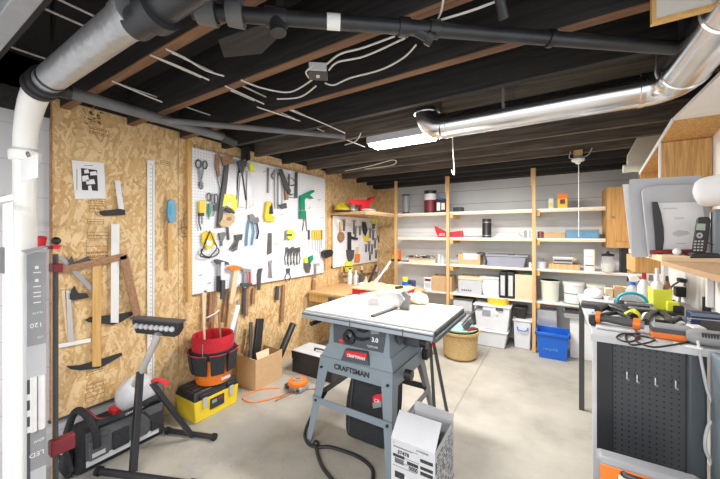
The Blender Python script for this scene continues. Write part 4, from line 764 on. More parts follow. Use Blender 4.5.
can('bowl', 'small translucent bowl beside the third post on the third shelf', 'bowl', (535, 262, 547), Y0+.0, L3, 'tubw', prof=[(0, 0), (.75, 0), (1, .9), (1.04, 1), (.96, 1), (.9, .8), (0, .7)])
item('grey_tin', 'small grey tin standing behind the translucent bowl', 'tin', (537, 258.8, 544), Y0+.22, .08, L3, 'grey')
item('small_jar', 'little white jar left of the third post on the third shelf', 'jar', (528.8, 262.5, 531.5), Y0+.02, .04, L3, 'cream')
x0, x1 = fb(549, 580, Y0+.0); z1 = zz(565, 264.3, Y0)
t = thing('wooden_tray', ((x0+x1)/2, Y0+.12, L3), 'pine tray with pale sides on the third back shelf', 'tray'); MB().open_box(x0, x1, Y0, Y0+.26, L3, z1, .01).build('body', 'stud', t)
item('paint_tray', 'stack of white and silver trays piled inside the pine tray', 'tray', (553, 257, 573), Y0+.05, .14, L3+.012, 'alum', [('layer', 'dgrey', (.05, .25, .95, .4), .004), ('layer', 'white', (-.02, .0, 1.02, .12), .008), ('layer', 'dgrey', (.02, .55, .9, .66), .004)], taper=.01)
q = P(573, 256.5, Y=Y0+.1); o = MB().ball((q.x, q.y, L3+.115), .05, (1.1, 1, .6)).build('sponge', 'skin'); settag(o, 'brown rounded sponge lying on top of the stacked trays', 'sponge')
t = item('printed_board', 'white printed panel with a wood edge standing on the third shelf', 'board', (584, 249.5, 595), Y0+.02, .03, L3, 'paper', [('edge', 'stud', (.93, 0, 1.0, 1), .006), ('print', 'lgrey', (.15, .3, .8, .33), .001), ('print', 'brown', (.1, .72, .9, .78), .001)])
item('white_board', 'small white board leaning between the printed panel and the glass canister', 'board', (603, 247.5, 620), YB-.1, .02, L3, 'paper')
cx0, cx1 = fb(601, 616.5, 4.3); r = (cx1-cx0)/2; cc = ((cx0+cx1)/2, 4.3+r, L3); hh = zz(608, 256, 4.3+r)-L3
t = thing('glass_canister', cc, 'round clear canister with a black lid in front of the oak cabinet', 'canister')
MB().lathe([(0, 0), (r*.8, 0), (r, hh*.25), (r, hh*.6), (r*.8, hh), (0, hh)], cc, 28).build('jar', 'glass', t)
MB().lathe([(0, .004), (r*.76, .004), (r*.94, hh*.25), (r*.93, hh*.55), (0, hh*.6)], cc, 24).build('contents', 'cream', t)
MB().lathe([(0, hh), (r*.86, hh), (r*.88, hh+.02), (r*.2, hh+.03), (r*.18, hh+.05), (0, hh+.055)], cc, 24).build('lid', 'black', t)
item('black_box', 'tall black box between the glass canister and the hanging papers', 'box', (621, 247.5, 629), 4.36, .12, L3, 'black')
item('small_carton', 'small tan carton at the right end of the third back shelf', 'box', (627.5, 261, 634), 4.2+.14, .1, L3, 'card', [('label', 'brown', (.0, .5, 1, .8), .002)])
# fourth shelf
item('carton', 'small white box with a red and grey printed front on the lowest shelf', 'box', (424, 277.5, 431.5), Y0+.02, .08, L4, 'paper', [('print', 'dkred', (.1, .1, .9, .3), .001), ('print', 'lgrey', (.15, .45, .85, .85), .001)])
x0, x1 = fb(431.8, 451.5, Y0-.01); z1 = zz(441, 276, Y0-.01)
t = thing('cardboard_box', ((x0+x1)/2, Y0+.12, L4), 'brown cardboard box left of the middle post on the lowest shelf', 'box')
MB().open_box(x0, x1, Y0-.01, Y0+.22, L4, z1).build('body', 'card', t); MB().box(x0+.09, x0+.13, Y0-.012, Y0-.009, z1-.06, z1).build('tape_strip', 'tan', t)
x0, x1 = fb(458, 482, Y0); z1 = zz(470, 277, Y0)
t = thing('file_box', ((x0+x1)/2, Y0+.12, L4), 'white cardboard file box with printed lettering and worn lid on the lowest shelf', 'box')
MB().box(x0+.005, x1-.005, Y0, Y0+.28, L4, z1-.03).build('body', 'pbox', t, bev=.003); MB().box(x0, x1+.01, Y0-.008, Y0+.29, z1-.04, z1).build('lid', 'card2', t, bev=.004)
for k in range(5): MB().box(x0+.05+k*.027, x0+.067+k*.027, Y0-.002, Y0, L4+.04, L4+.06).build('print', 'dgrey', t)
x0, x1 = fb(481, 499, Y0+.02); z1 = zz(490, 279, Y0+.02)
t = thing('tote', ((x0+x1)/2, Y0+.15, L4), 'blank white rounded tote between the file box and the black binders', 'tote')
m = MB(); m.quadbox([(x0+.02, Y0+.04, L4), (x1, Y0+.04, L4), (x1, Y0+.3, L4), (x0+.02, Y0+.3, L4)], [(x0-.01, Y0+.02, z1), (x1, Y0+.02, z1), (x1, Y0+.32, z1), (x0-.01, Y0+.32, z1)]); m.build('body', 'tubw', t, bev=.012); MB().box(x0-.015, x1, Y0+.01, Y0+.33, z1, z1+.02).build('lid', 'white', t, bev=.004)
for i, (a_, b_) in enumerate(((499, 506.3), (506.8, 514.3))):
    item('ring_binder', ('left', 'right')[i]+' one of two black ring binders with white spines on the lowest shelf', 'binder', (a_, 272.5, b_), Y0-.03, .24, L4, 'black', [('spine_label', 'lgrey', (.22, .12, .8, .9), .002)], group='black ring binders')
x0, x1 = fb(515, 536, Y0-.02); z1 = zz(525, 275, Y0-.02)
t = thing('cardboard_box', ((x0+x1)/2, Y0+.12, L4), 'plain tan cardboard box between the binders and the third post', 'box'); MB().open_box(x0, x1, Y0-.02, Y0+.25, L4, z1).build('body', 'card2', t)
o = MB().ball(((x0+x1)/2+.03, Y0+.06, z1-.01), .06, (1, .9, .4), 12).build('green_rag', 'green'); settag(o, 'green cloth showing at the top of the plain tan cardboard box', 'cloth')
BK = [(0, 0), (.88, 0), (.97, .9), (1.03, .9), (1.03, 1.0), (0, 1.0)]
can('bucket', 'cream lidded bucket right of the third post on the lowest shelf', 'bucket', (540, 280, 560), Y0-.02, L4, 'cream', [('lid', 'cream', .92, 1.0, 1.06)], prof=BK)
can('bucket', 'white bucket with two green bands on the lowest shelf', 'bucket', (563, 282.5, 585.5), Y0-.04, L4, 'white', [('green_band', 'green', .49, .52, .975), ('green_band', 'green', .02, .05, .93), ('lid', 'white', .9, 1.02, 1.05)], prof=BK)
can('bucket', 'white bucket with a yellow base at the right of the lowest shelf', 'bucket', (587, 285, 607), Y0-.06, L4, 'white', [('yellow_base', 'yellow', .0, .28, .96), ('lid', 'cream', .9, 1.02, 1.05)], prof=BK)
# ---- on the floor under the shelving
x0, x1 = fb(475, 511, 4.42)
def lidbin(label, a_, b_, Y, dep, z0, pyt, bm, lm, name='storage_bin', handles=None, lid=.02, group=None, flare=.03, px=None):
    x0, x1 = fb(a_, b_, Y); z1 = zz((a_+b_)/2, pyt, Y)
    t = thing(name, ((x0+x1)/2, Y+dep/2, z0), label, 'bin', group)
    m = MB(); m.quadbox([(x0+flare, Y+flare*.5, z0), (x1-flare, Y+flare*.5, z0), (x1-flare, Y+dep-flare, z0), (x0+flare, Y+dep-flare, z0)], [(x0, Y, z1-lid), (x1, Y, z1-lid), (x1, Y+dep, z1-lid), (x0, Y+dep, z1-lid)]); m.build('body', bm, t, bev=.01)
    if lm: MB().box(x0-.012, x1+.012, Y-.012, Y+dep+.012, z1-lid, z1).build('lid', lm, t, bev=.005)
    if handles:
        for f0, f1, mt in handles: MB().box(x0+(x1-x0)*f0, x0+(x1-x0)*f1, Y-.02, Y-.004, z1-lid-.03, z1-lid+.004).build('latch', mt, t, bev=.003)
    return t, x0, x1, z1
_, _, _, zlow = lidbin('flat white storage bin on the floor, underneath the big latched one', 473, 507, 4.22, .40, 0, 330.5, 'tubw', 'white')
t, x0, x1, ztop = lidbin('big translucent white bin with two dark latches on top of the flat bin', 474, 510, 4.24, .40, zlow, 305.5, 'tubw', 'tubw', handles=((.08, .25, 'dgrey'), (.62, .82, 'dgrey')))
MB().box(x0+.10, x0+.2, 4.238, 4.252, (ztop+zlow)/2+.02, (ztop+zlow)/2+.09).build('label', 'gvinyl', t); MB().ball((x0+.27, 4.235, (ztop+zlow)/2+.06), .025, (1, .2, 1), 10).build('hang_tag', 'paper', t)
x0, x1 = fb(485, 508.5, 4.27)
m = MB(); r = (x1-x0)/2; m.lathe([(0, 0), (r*.92, 0), (r, .065), (r*1.03, .08), (r*.97, .08), (r*.9, .02), (0, .015)], ((x0+x1)/2, 4.27+r, ztop+.001), 28); o = m.build('washing_bowl', 'yellow'); settag(o, 'round yellow basin resting on the lid of the big latched bin', 'basin')
t, _, _, zt2 = lidbin('clear bin with a blue handle beside the third post on the floor', 513.5, 531, 4.36, .36, 0, 320, 'tubw', 'white', flare=.01)
x0, x1 = fb(517, 528, 4.35); MB().tube(arc([(x0, 4.35, .27), (x0+.02, 4.335, .235), (x1-.02, 4.335, .235), (x1, 4.35, .27)], 5), .007).build('handle', 'blue', t)
lidbin('small open-topped black bin on top of the clear bin', 513.5, 527.5, 4.40, .2, zt2, 306, 'black', None, name='plastic_bin')
t, _, _, zt3 = lidbin('pale grey two-tier case behind the wicker basket', 453.5, 471, 4.38, .25, 0, 311, 'lgrey', 'grey', name='utility_case', flare=.0)
lidbin('pale grey upper case with a dark top, stacked behind the wicker basket', 453, 472, 4.37, .26, zt3, 298.5, 'lgrey', 'dgrey', name='utility_case', flare=.0)
x0, x1 = fb(537, 557, 4.46); z1 = zz(547, 309.5, 4.46)
t = thing('picture_case', ((x0+x1)/2, 4.5, 0), 'grey marbled upright box behind the blue recycling bin', 'box'); MB().box(x0, x1, 4.46, 4.56, 0, z1).build('body', 'alum', t, bev=.006); MB().box(x0-.006, x1+.006, 4.455, 4.565, z1-.012, z1+.004).build('lid', 'grey', t, bev=.003)
# blue recycling bin
x0, x1 = fb(536.5, 569, 4.16); zt = zz(552, 333.5, 4.16)
t = thing('recycling_bin', ((x0+x1)/2, 4.3, 0), 'open bright blue recycling bin on the floor under the shelving', 'bin')
MB().open_box(x0, x1, 4.16, 4.44, 0, zt, .005, .025).build('body', 'blue', t, bev=.004)
m = MB()
for (a_, b_, c_, d_) in ((x0-.014, x1+.014, 4.146, 4.16), (x0-.014, x1+.014, 4.44, 4.454), (x0-.014, x0, 4.146, 4.454), (x1, x1+.014, 4.146, 4.454)): m.box(a_, b_, c_, d_, zt-.03, zt+.002)
m.build('rim', 'blue', t, bev=.003); text('recycling_mark', 'recycle', .05, ((x0+x1)/2-.09, 4.166, .1), (1, 0, 0), (0, 0, 1), 'lblue', t)
x0, x1 = fb(570, 590, 4.36); o = MB().box(x0, x1+.1, 4.36, 4.40, 0, zz(575, 318, 4.36)).build('leaning_board', 'white', bev=.004); settag(o, 'upright white panel on the floor between the blue bin and the workbench', 'panel')
x0, x1 = fb(563, 586, 4.30); t = thing('paint_tray', ((x0+x1)/2, 4.42, .36), 'grey tray with a dark rim lying on the upright white panel', 'tray')
zq = zz(575, 318, 4.36); MB().open_box(x0, x1, 4.30, 4.55, zq, zq+.07, .006, .02).build('body', 'alum', t); MB().box(x0-.01, x1+.01, 4.29, 4.30, zq+.06, zq+.075).build('rim', 'dgrey', t); MB().box(x0+.02, x1-.02, 4.32, 4.5, zq+.06, zq+.08).build('cover', 'dgrey', t)
# wicker basket
bc = P(460, 345, Y=3.72); bc = (bc.x, 3.72, 0); x0, x1 = fb(442, 478, 3.72); r = (x1-x0)/2
zt = zz(460, 331, 3.72-r*.3)
t = thing('wicker_basket', bc, 'tapered yellow-brown wicker basket on the floor behind the saw table', 'basket')
pr = [(0, 0), (r*.76, 0), (r*.80, .012)]
nrow = 17
for k in range(nrow): h = .02+(zt-.05)*k/nrow; rr = r*(.79+.17*k/nrow); pr += [(rr, h), (rr+.007, h+(zt-.05)/nrow*.5)]
pr += [(r*.97, zt-.03), (r*1.03, zt-.025), (r*1.04, zt), (r*.96, zt), (r*.9, .03), (0, .03)]
MB().lathe(pr, bc, 40).build('body', 'wick', t)
m = MB()
for k in range(26):
    a = 2*math.pi*k/26; rr = r*.995; m.tube([(bc[0]+rr*math.cos(a-.08), bc[1]+rr*math.sin(a-.08), zt-.03), (bc[0]+rr*1.02*math.cos(a), bc[1]+rr*1.02*math.sin(a), zt-.012), (bc[0]+rr*math.cos(a+.12), bc[1]+rr*math.sin(a+.12), zt-.03)], .008, 5)
m.build('braided_rim', 'wick', t)
t = thing('mint_bowl', (bc[0]+.0, bc[1], zt), 'wide mint green bowl resting in the top of the wicker basket', 'bowl')
m = MB(); m.lathe([(0, -.03), (r*.6, -.02), (r*.93, .02), (r*.97, .035), (r*.90, .035), (r*.5, .0), (0, -.01)], (bc[0], bc[1]-.01, zt), 32); m.build('bowl', 'mint', t)
o = MB().bar((bc[0]+.02, bc[1], zt+.05), (bc[0]+.17, bc[1]+.2, zt+.26), .02, .012).bar((bc[0]+.05, bc[1]+.03, zt+.02), (bc[0]+.12, bc[1]+.02, zt+.11), .09, .05).build('paint_scraper', 'dgrey', bev=.003); settag(o, 'dark grey scraper tool leaning out of the mint bowl', 'scraper')
o = MB().tube(arc([(bc[0]+.11, bc[1]-.12, zt+.035), (bc[0]+.16, bc[1]-.07, zt+.05), (bc[0]+.19, bc[1], zt+.03)], 5), .018).build('pink_sponge', 'dkred'); settag(o, 'small pink red roll on the right rim of the wicker basket', 'sponge')
o = MB().cyl(P(418, 351, Z=.03), P(436, 351.5, Z=.03), .03, seg=14).build('rust_pipe', 'brown'); settag(o, 'short rust-brown log on the floor behind the saw stand', 'log')
# ---------------------------------------------------------------- table saw
TZ = .89
tx0, tx1, ty0, ty1 = -1.50, -.565, 1.69, 2.33
t = thing('table_saw', (-1.1, 2.0, 0), 'blue-grey table saw with a white top on a splayed metal stand', 'table saw')
MB().box(tx0, tx1, ty0+.005, ty1, TZ-.012, TZ).build('table_top', 'mdf', t, bev=.002)
MB().box(tx0+.06, tx1+.005, ty0+.02, ty1+.004, TZ-.035, TZ-.013).build('table_casting', 'bgrey2', t, bev=.003)
m = MB(); m.box(tx0, tx1, ty0-.03, ty0+.005, TZ-.055, TZ-.012); m.build('front_rail', 'railgrey', t, bev=.004)
MB().box(tx0, tx1, ty0-.033, ty0-.03, TZ-.028, TZ-.022).build('rail_scale', 'dgrey', t)
for xx in (-.74, -1.10): MB().box(xx-.002, xx+.002, ty0-.034, ty0-.03, TZ-.055, TZ-.012).build('rail_joint', 'dgrey', t)
MB().box(tx1-.06, tx1+.02, ty0-.02, ty1, TZ-.06, TZ-.036).build('side_wing', 'bgrey2', t, bev=.003)
# housing
hx0, hx1, hy0, hy1 = -1.34, -.895, 1.79, 2.22
m = MB(); m.quadbox([(hx0-.02, hy0-.02, .62), (hx1+.02, hy0-.02, .62), (hx1+.02, hy1, .62), (hx0-.02, hy1, .62)], [(hx0, hy0, TZ-.035), (hx1, hy0, TZ-.035), (hx1, hy1, TZ-.035), (hx0, hy1, TZ-.035)]); m.build('housing', 'bgrey', t, bev=.006)
pn = MB().plate([(334, 322.5), (386, 331.5), (384, 354), (345, 348.5), (334, 343)], Y=hy0-.008, th=.008).build('control_panel', 'bgrey2', t, bev=.002)
c = P(349.5, 337, Y=hy0-.02)
wh = MB().lathe([(0, -.01), (.045, -.01), (.05, 0), (.045, .02), (.018, .028), (.016, .05), (0, .052)], (c.x, hy0-.015, c.z), 24, (0, -1, 0)).build('hand_wheel', 'black', t)
MB().tube([(c.x+.03, hy0-.04, c.z+.02), (c.x+.045, hy0-.08, c.z+.035)], .011, 10).build('crank_knob', 'dgrey', wh)
m = MB(); m.line([(357, 330), (364, 332), (368, 330.5)], .006, Y=hy0-.022); m.build('bevel_slot', 'black', t)
m = MB(); m.line([(355, 338), (362, 339.5), (369, 338.5)], .010, Y=hy0-.022); m.build('bevel_handle', 'black', t)
MB().ball(P(341, 341, Y=hy0-.015), .018, (1, .5, 1), 12).build('power_switch', 'red', t)
text('power_label', '3.0', .040, P(371.5, 341.5, Y=hy0-.018), (1, 0, 0), (0, 0, 1), 'paper', t, bold=.001)
text('power_label', 'HORSEPOWER', .012, P(367, 346, Y=hy0-.018), (1, 0, 0), (0, 0, 1), 'paper', t)
m = MB()
for k in range(4): m.plate([(368+k*1.0, 347+k*.0), (378, 348.4), (378, 348.9), (368, 347.6)], Y=hy0-.0175, th=.001) if k == 0 else None
m.plate(R4(371, 329, 379, 334), Y=hy0-.0165, th=.001); m.build('panel_print', 'grey', t)
# skirt
sx0, sx1, sy0, sy1 = -1.40, -.84, 1.74, 2.24
m = MB(); m.quadbox([(sx0, sy0, .555), (sx1, sy0, .555), (sx1, sy1, .555), (sx0, sy1, .555)], [(sx0+.03, sy0+.035, .645), (sx1-.03, sy0+.035, .645), (sx1-.03, sy1-.02, .645), (sx0+.03, sy1-.02, .645)]); m.build('base_skirt', 'bgrey', t, bev=.006)
b0 = MB(); pts = [P(a, b, Y=sy0-.001) for a, b in ((341, 360), (345, 349.5), (366, 352.5), (369, 366))]; b0.prism(pts, (0, .03, 0)); b0.build('badge_recess', 'bgrey2', t)
bd = MB(); pts = [P(a, b, Y=sy0-.007) for a, b in ((346, 351), (366.5, 354), (366, 359.5), (346, 356.6))]; bd.prism(pts, (0, .008, 0)); bd = bd.build('brand_badge', 'red', t)
text('badge_lettering', 'CRAFTSMAN', .026, P(347, 356.2, Y=sy0-.009), (1, 0, 0), (0, 0, 1), 'paper', bd, wscale=.92, bold=.0006)
# stand
zt_ = .565
F4 = {'fl': (-1.455, 1.655), 'fr': (-.80, 1.645), 'bl': (-1.46, 2.42), 'br': (-.80, 2.42)}
T4 = {'fl': (sx0, sy0), 'fr': (sx1, sy0), 'bl': (sx0, sy1), 'br': (sx1, sy1)}
for k in F4:
    fx, fy = F4[k]; ax, ay = T4[k]; sx_ = 1 if 'l' in k else -1; sy_ = 1 if 'f' in k else -1
    w, wt, th = .042, .055, .003
    m = MB(); w0, w1 = (.038, .085)
    # angle-section leg, wider at the top
    m.prism([(fx, fy, .0), (fx+sx_*w0, fy, .0), (ax+sx_*w1, ay, zt_), (ax, ay, zt_)], (0, sy_*th, 0))
    m.prism([(fx, fy, .0), (fx, fy+sy_*w0, .0), (ax, ay+sy_*w1, zt_), (ax, ay, zt_)], (sx_*th, 0, 0))
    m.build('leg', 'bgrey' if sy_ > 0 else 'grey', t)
def lerpc(k, z):
    f = z/zt_; return (F4[k][0]+(T4[k][0]-F4[k][0])*f, F4[k][1]+(T4[k][1]-F4[k][1])*f, z)
ap = MB(); a, b = lerpc('fl', .545), lerpc('fr', .545); ap.prism([(a[0], a[1]-.004, .475), (b[0], b[1]-.004, .475), (sx1, sy0-.004, .57), (sx0, sy0-.004, .57)], (0, .004, 0)); ap = ap.build('front_apron', 'bgrey', t)
p1 = Vector((sx0+.125, sy0-.010, .508))
text('apron_lettering', 'CRAFTSMAN', .048, p1, (1, 0, 0), (0, 0, 1), 'ink', ap, wscale=1.0, bold=.0012)
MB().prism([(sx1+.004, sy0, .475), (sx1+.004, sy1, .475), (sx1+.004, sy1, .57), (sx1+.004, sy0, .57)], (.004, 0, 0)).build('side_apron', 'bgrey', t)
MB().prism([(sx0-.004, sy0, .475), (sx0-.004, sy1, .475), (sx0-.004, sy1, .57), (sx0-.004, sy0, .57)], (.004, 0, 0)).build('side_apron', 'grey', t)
for ka, kb, z, mt in (('fl', 'fr', .28, 'bgrey'), ('fr', 'br', .24, 'grey'), ('fl', 'bl', .28, 'dgrey'), ('bl', 'br', .24, 'dgrey')):
    a, b = Vector(lerpc(ka, z)), Vector(lerpc(kb, z)); off = Vector((0, -.006, 0)) if ka[0] == kb[0] == 'f' else Vector((0, 0, 0)); MB().bar(a+off, b+off, .006, .045).build('cross_brace', mt, t)
for k in ('fl', 'fr'):
    for z in (.28, .50):
        a = lerpc(k, z); sx_ = 1 if 'l' in k else -1
        MB().cyl((a[0]+sx_*.03, a[1]-.008, z), (a[0]+sx_*.03, a[1]-.016, z), .009, seg=10).build('bolt', 'black', t)
# right side: fittings
c = P(395.5, 345, Y=1.98); m = MB(); m.lathe([(0, 0), (.06, 0), (.065, .01), (.05, .02), (.02, .022), (.02, .045), (0, .047)], (hx1+.02, 1.92, .755), 22, (1, 0, 0)); m.build('hand_wheel', 'dgrey', t)
MB().box(hx1+.01, hx1+.13, 1.98, 2.18, .66, .80).build('motor', 'bgrey2', t, bev=.02)
MB().cyl((hx1+.06, 2.03, .70), (hx1+.17, 2.03, .69), .04, seg=18).build('motor_cap', 'black', t)
MB().box(sx1+.01, sx1+.05, 2.20, 2.28, .50, .66).build('lock_block', 'black', t, bev=.01)
MB().cyl((sx1+.03, 1.86, .53), (sx1+.075, 1.86, .53), .032, seg=14).build('lock_knob', 'black', t)
MB().tube([(sx1+.07, 2.3, .58), (sx1+.06, 2.29, .72)], .012, 10).build('red_lever', 'red', t)
MB().cyl((tx0+.05, 1.80, TZ-.10), (tx0+.05, 1.70, TZ-.10), .016, seg=12).build('rail_knob', 'black', t)
for (a, b) in ((( -.77, 2.32, .0), (-.80, 2.30, .6)), ((-.70, 2.42, 0), (-.79, 2.34, .6))): MB().bar(a, b, .02, .02).build('folding_strut', 'dgrey', t)
MB().cyl((-.765, 2.36, .045), (-.73, 2.36, .045), .045, seg=18).build('caster', 'black', t) if 0 else None
# blade guard
g = MB(); pts = [P(a, b, Y=2.03) for a, b in ((363, 299.5), (371, 297), (395, 292.5), (399, 297), (392, 309), (376, 316), (370, 314))]
zb_ = TZ+.003
gp = [(-1.25, 2.02, TZ+.075), (-1.10, 2.02, TZ+.11), (-.93, 2.02, TZ+.12), (-.88, 2.02, TZ+.08), (-.93, 2.02, zb_+.01), (-1.19, 2.02, zb_)]
MB().prism(gp, (0, .006, 0)).build('blade_guard', 'glass', t); MB().prism([(x, y+.06, z) for x, y, z in gp], (0, .006, 0)).build('blade_guard', 'glass', t)
MB().prism([(x, y+.006, z+.001) for x, y, z in gp[:4]]+[(x, y+.006, z-.004) for x, y, z in gp[:4]][::-1], (0, .054, 0)).build('guard_top', 'glass', t)
MB().prism([(-.93, 2.035, TZ), (-.86, 2.035, TZ), (-.86, 2.035, TZ+.10), (-.90, 2.035, TZ+.13), (-.95, 2.035, TZ+.10)], (0, .03, 0)).build('guard_bracket', 'dsteel', t)
m = MB(); m.prism([(-1.15+.06*math.cos(a_), 2.048, TZ+max(0, .06*math.sin(a_))) for a_ in [math.radians(q) for q in range(0, 181, 15)]], (0, .003, 0)); m.build('saw_blade', 'steel', t)
MB().bar((-1.24, 2.055, TZ+.004), (-.86, 2.055, TZ+.004), .06, .004).build('throat_plate', 'steel', t) if 0 else None
o = MB().bar(P(372, 316, Z=TZ+.008), P(397, 307, Z=TZ+.010), .028, .012).build('push_knife', 'dgrey', bev=.004); settag(o, 'dark grey knife-shaped tool lying on the white saw table', 'knife')
# dust bag
t = thing('dust_bag', (-1.1, 1.95, 0), 'black cloth dust bag hanging to the floor inside the saw stand', 'dust bag')
m = MB(); m.quadbox([(-1.24, 1.81, .012), (-.93, 1.83, .012), (-.93, 2.02, .012), (-1.24, 2.02, .012)], [(-1.18, 1.84, .56), (-.90, 1.84, .56), (-.90, 2.02, .56), (-1.18, 2.02, .56)])
bmesh.ops.subdivide_edges(m.bm, edges=m.bm.edges[:], cuts=5, use_grid_fill=True)
for v in m.bm.verts:
    f = math.sin(min(1, v.co.z/.56)*math.pi); n_ = math.sin(v.co.x*60+v.co.z*7)*.006+math.sin(v.co.z*31+v.co.x*9)*.005
    if v.co.y < 1.9: v.co.y -= f*.025-n_
    v.co.x += (v.co.x+1.07)*.25*f*.5
m.build('bag_cloth', 'bfab', t, sub=1)
MB().tube(arc([(-1.16, 1.802, .5), (-1.175, 1.79, .3), (-1.205, 1.80, .06)], 6), .004).build('seam', 'dgrey', t)
pts = [P(a, b, Y=1.785) for a, b in ((372.5, 397), (376, 394.5), (381.5, 394), (381.5, 404), (373, 406))]
bd = MB().prism(pts, (0, .003, 0)).build('badge', 'red', t); text('badge_lettering', 'CR', .03, P(374, 401.5, Y=1.783), (1, 0, 0), (0, 0, 1), 'paper', bd)
MB().plate([(372.5, 403), (381.5, 401), (381.5, 407), (373, 408.5)], Y=1.784, th=.001).build('badge_lower', 'grey', t)
# cord of the saw
o = MB().tube(arc([P(x, y, Z=z) for x, y, z in ((326, 392, .3), (312, 415, .12), (305, 433, .015), (308, 443, .012), (317, 447, .012), (330, 447, .012), (352, 454, .012), (366, 462, .012), (373, 472, .012), (371, 488, .012))], 8), .011, 8).build('electric_cord', 'black'); settag(o, 'thick black power cord looping on the floor in front of the saw', 'cord')
o = MB().tube(arc([P(x, y, Z=.012) for x, y in ((316, 441), (317, 452), (322, 466), (330, 477), (338, 486))], 6), .011, 8).build('electric_cord', 'black'); settag(o, 'black cord running towards the bottom edge beside the saw leg', 'cord')
o = MB().ball(P(316, 443, Z=.02), .02, (1.2, 1, .9)).build('cord_plug', 'black'); settag(o, 'black plug block where the two floor cords meet', 'plug')
# items on the saw table / bench behind
t = thing('work_glove', tuple(P(408, 303, Z=TZ)), 'crumpled tan and grey work glove on the back of the saw table', 'glove')
m = MB()
for (px, py, z, r, s) in ((398, 303, .02, .045, (1.2, 1, .5)), (404, 301, .03, .04, (1, 1, .7)), (411, 299, .035, .04, (1.1, 1, .6)), (401, 299, .04, .03, (1, 1, .8))): q = P(px, py, Z=TZ+z); m.ball((q.x, q.y, TZ+z*.8), r, s, 12, .12)
m.build('palm', 'skin', t, sub=1)
m = MB()
for (px, py, z, r, s) in ((418, 297, .05, .06, (1.2, 1, .8)), (424, 299, .035, .05, (.7, 1, .9)), (414, 295, .055, .05, (1.4, .8, .5))): q = P(px, py, Z=TZ+z); m.ball((q.x, q.y, TZ+z*.8), r, s, 12, .08)
m.build('cuff', 'cream', t, sub=1)
q = P(409, 302, Z=TZ+.03); MB().ball((q.x-.005, q.y-.03, TZ+.04), .028, (1.3, .8, .7), 10).build('lining', 'brown', t)
# ---------------------------------------------------------------- bench against the left wall, behind the saw
t = thing('low_bench', (-1.9, 3.4, 0), 'low orange-toned wooden workbench standing out from the left wall behind the saw', 'workbench')
MB().box(-2.565, -1.40, 2.93, 3.85, .695, .72).build('bench_top', 'stud', t, bev=.002)
MB().box(-2.55, -1.42, 2.95, 2.97, .60, .695).build('front_apron', 'maple', t)
for x, y in ((-2.16, 2.985), (-1.46, 2.985), (-2.5, 3.8), (-1.46, 3.8)): MB().box(x-.04, x+.04, y-.02, y+.04, 0, .695).build('leg', 'stud', t)
q = P(332, 300, Y=2.93); o = MB().box(q.x-.03, q.x+.03, 2.89, 2.929, .60, .69).cyl((q.x, 2.91, .60), (q.x, 2.91, .56), .012).build('clamp_block', 'dgrey', bev=.004); settag(o, 'grey block clamped to the front of the low bench', 'clamp')
x0, x1 = fb(351.5, 400, 2.97)
t = thing('drawer_chest', ((x0+x1)/2, 3.1, .72), 'red metal chest with a wooden top on the low bench', 'chest')
MB().box(x0, x1, 2.98, 3.36, .72, .80).build('body', 'red', t, bev=.003); MB().box(x0-.01, x1+.01, 2.97, 3.38, .80, .818).build('wooden_top', 'ply', t, bev=.002); MB().box(x0+.24, x0+.32, 2.972, 2.98, .757, .768).build('handle', 'steel', t)
q = P(384, 284, Z=.83); m = MB(); r = .17; m.lathe([(0, 0), (r*.8, 0), (r, .055), (r*.95, .055), (r*.75, .01), (0, .01)], (-2.02, 3.55, .7205), 26); o = m.build('basin', 'paper'); settag(o, 'shallow white basin on the low bench behind the red chest', 'basin')
for i, (a, b, mt, w) in enumerate(((( -1.98, 3.52, .75), (-1.83, 3.72, 1.06), 'white', .022), ((-2.05, 3.56, .75), (-1.84, 3.66, .98), 'card2', .02), ((-2.10, 3.60, .75), (-2.06, 3.75, 1.0), 'black', .026), ((-2.0, 3.60, .75), (-2.0, 3.78, .98), 'steel', .016))):
    o = MB().bar(a, b, w*1.4, w*.7).build('paint_brush', mt, bev=.003); settag(o, ('long white-handled brush leaning out of the white basin', 'pale wooden-handled brush leaning out of the white basin', 'black-handled brush standing in the white basin', 'steel-handled brush standing in the white basin')[i], 'brush', 'brushes in the white basin')
for i, (px, mt, h) in enumerate(((350, 'paper', .20), (356, 'tubw', .17), (361.5, 'dgrey', .18), (366, 'card2', .10))):
    q = P(px, 280, Y=3.68); m = MB().lathe([(0, 0), (.036, 0), (.036, h*.7), (.015, h*.82), (.015, h), (0, h)], (q.x, 3.68, .7205), 16)
    t = thing('bench_bottle', (q.x, 3.68, .7205), ('white bottle at the left of the row on the low bench', 'translucent bottle second in the row on the low bench', 'dark bottle third in the row on the low bench', 'short tan jar at the right of the row on the low bench')[i], 'bottle', 'bottles on the low bench'); m.build('body', mt, t); MB().cyl((q.x, 3.68, .7205+h), (q.x, 3.68, .7405+h), .018, seg=14).build('cap', ('dgrey', 'white', 'black', 'maple')[i], t)
q = P(405, 292, Z=.72); t = thing('lubricant_can', (q.x, q.y, .72), 'blue can with a yellow cap standing on the low bench', 'can')
MB().cyl((q.x, q.y, .72), (q.x, q.y, .85), .033, seg=22).build('body', 'blue', t); MB().cyl((q.x, q.y, .85), (q.x, q.y, .895), .031, seg=20).build('cap', 'yellow', t); MB().cyl((q.x, q.y, .75), (q.x, q.y, .79), .0335, seg=22).build('label', 'paper', t)
q = P(411, 289, Z=.72); t = thing('battery_charger', (q.x, q.y, .72), 'small black and blue boxed item beside the yellow-capped can', 'box'); MB().box(q.x-.05, q.x+.05, q.y-.04, q.y+.04, .72, .83).build('body', 'navy', t, bev=.005); MB().box(q.x-.03, q.x+.03, q.y-.042, q.y-.04, .745, .78).build('label', 'grey', t)
o = MB().bar(P(396, 288, Z=.83), P(402, 287, Z=.83), .04, .03).build('dark_tool', 'black', bev=.004); settag(o, 'small black tool on the wooden top at its right end', 'tool')
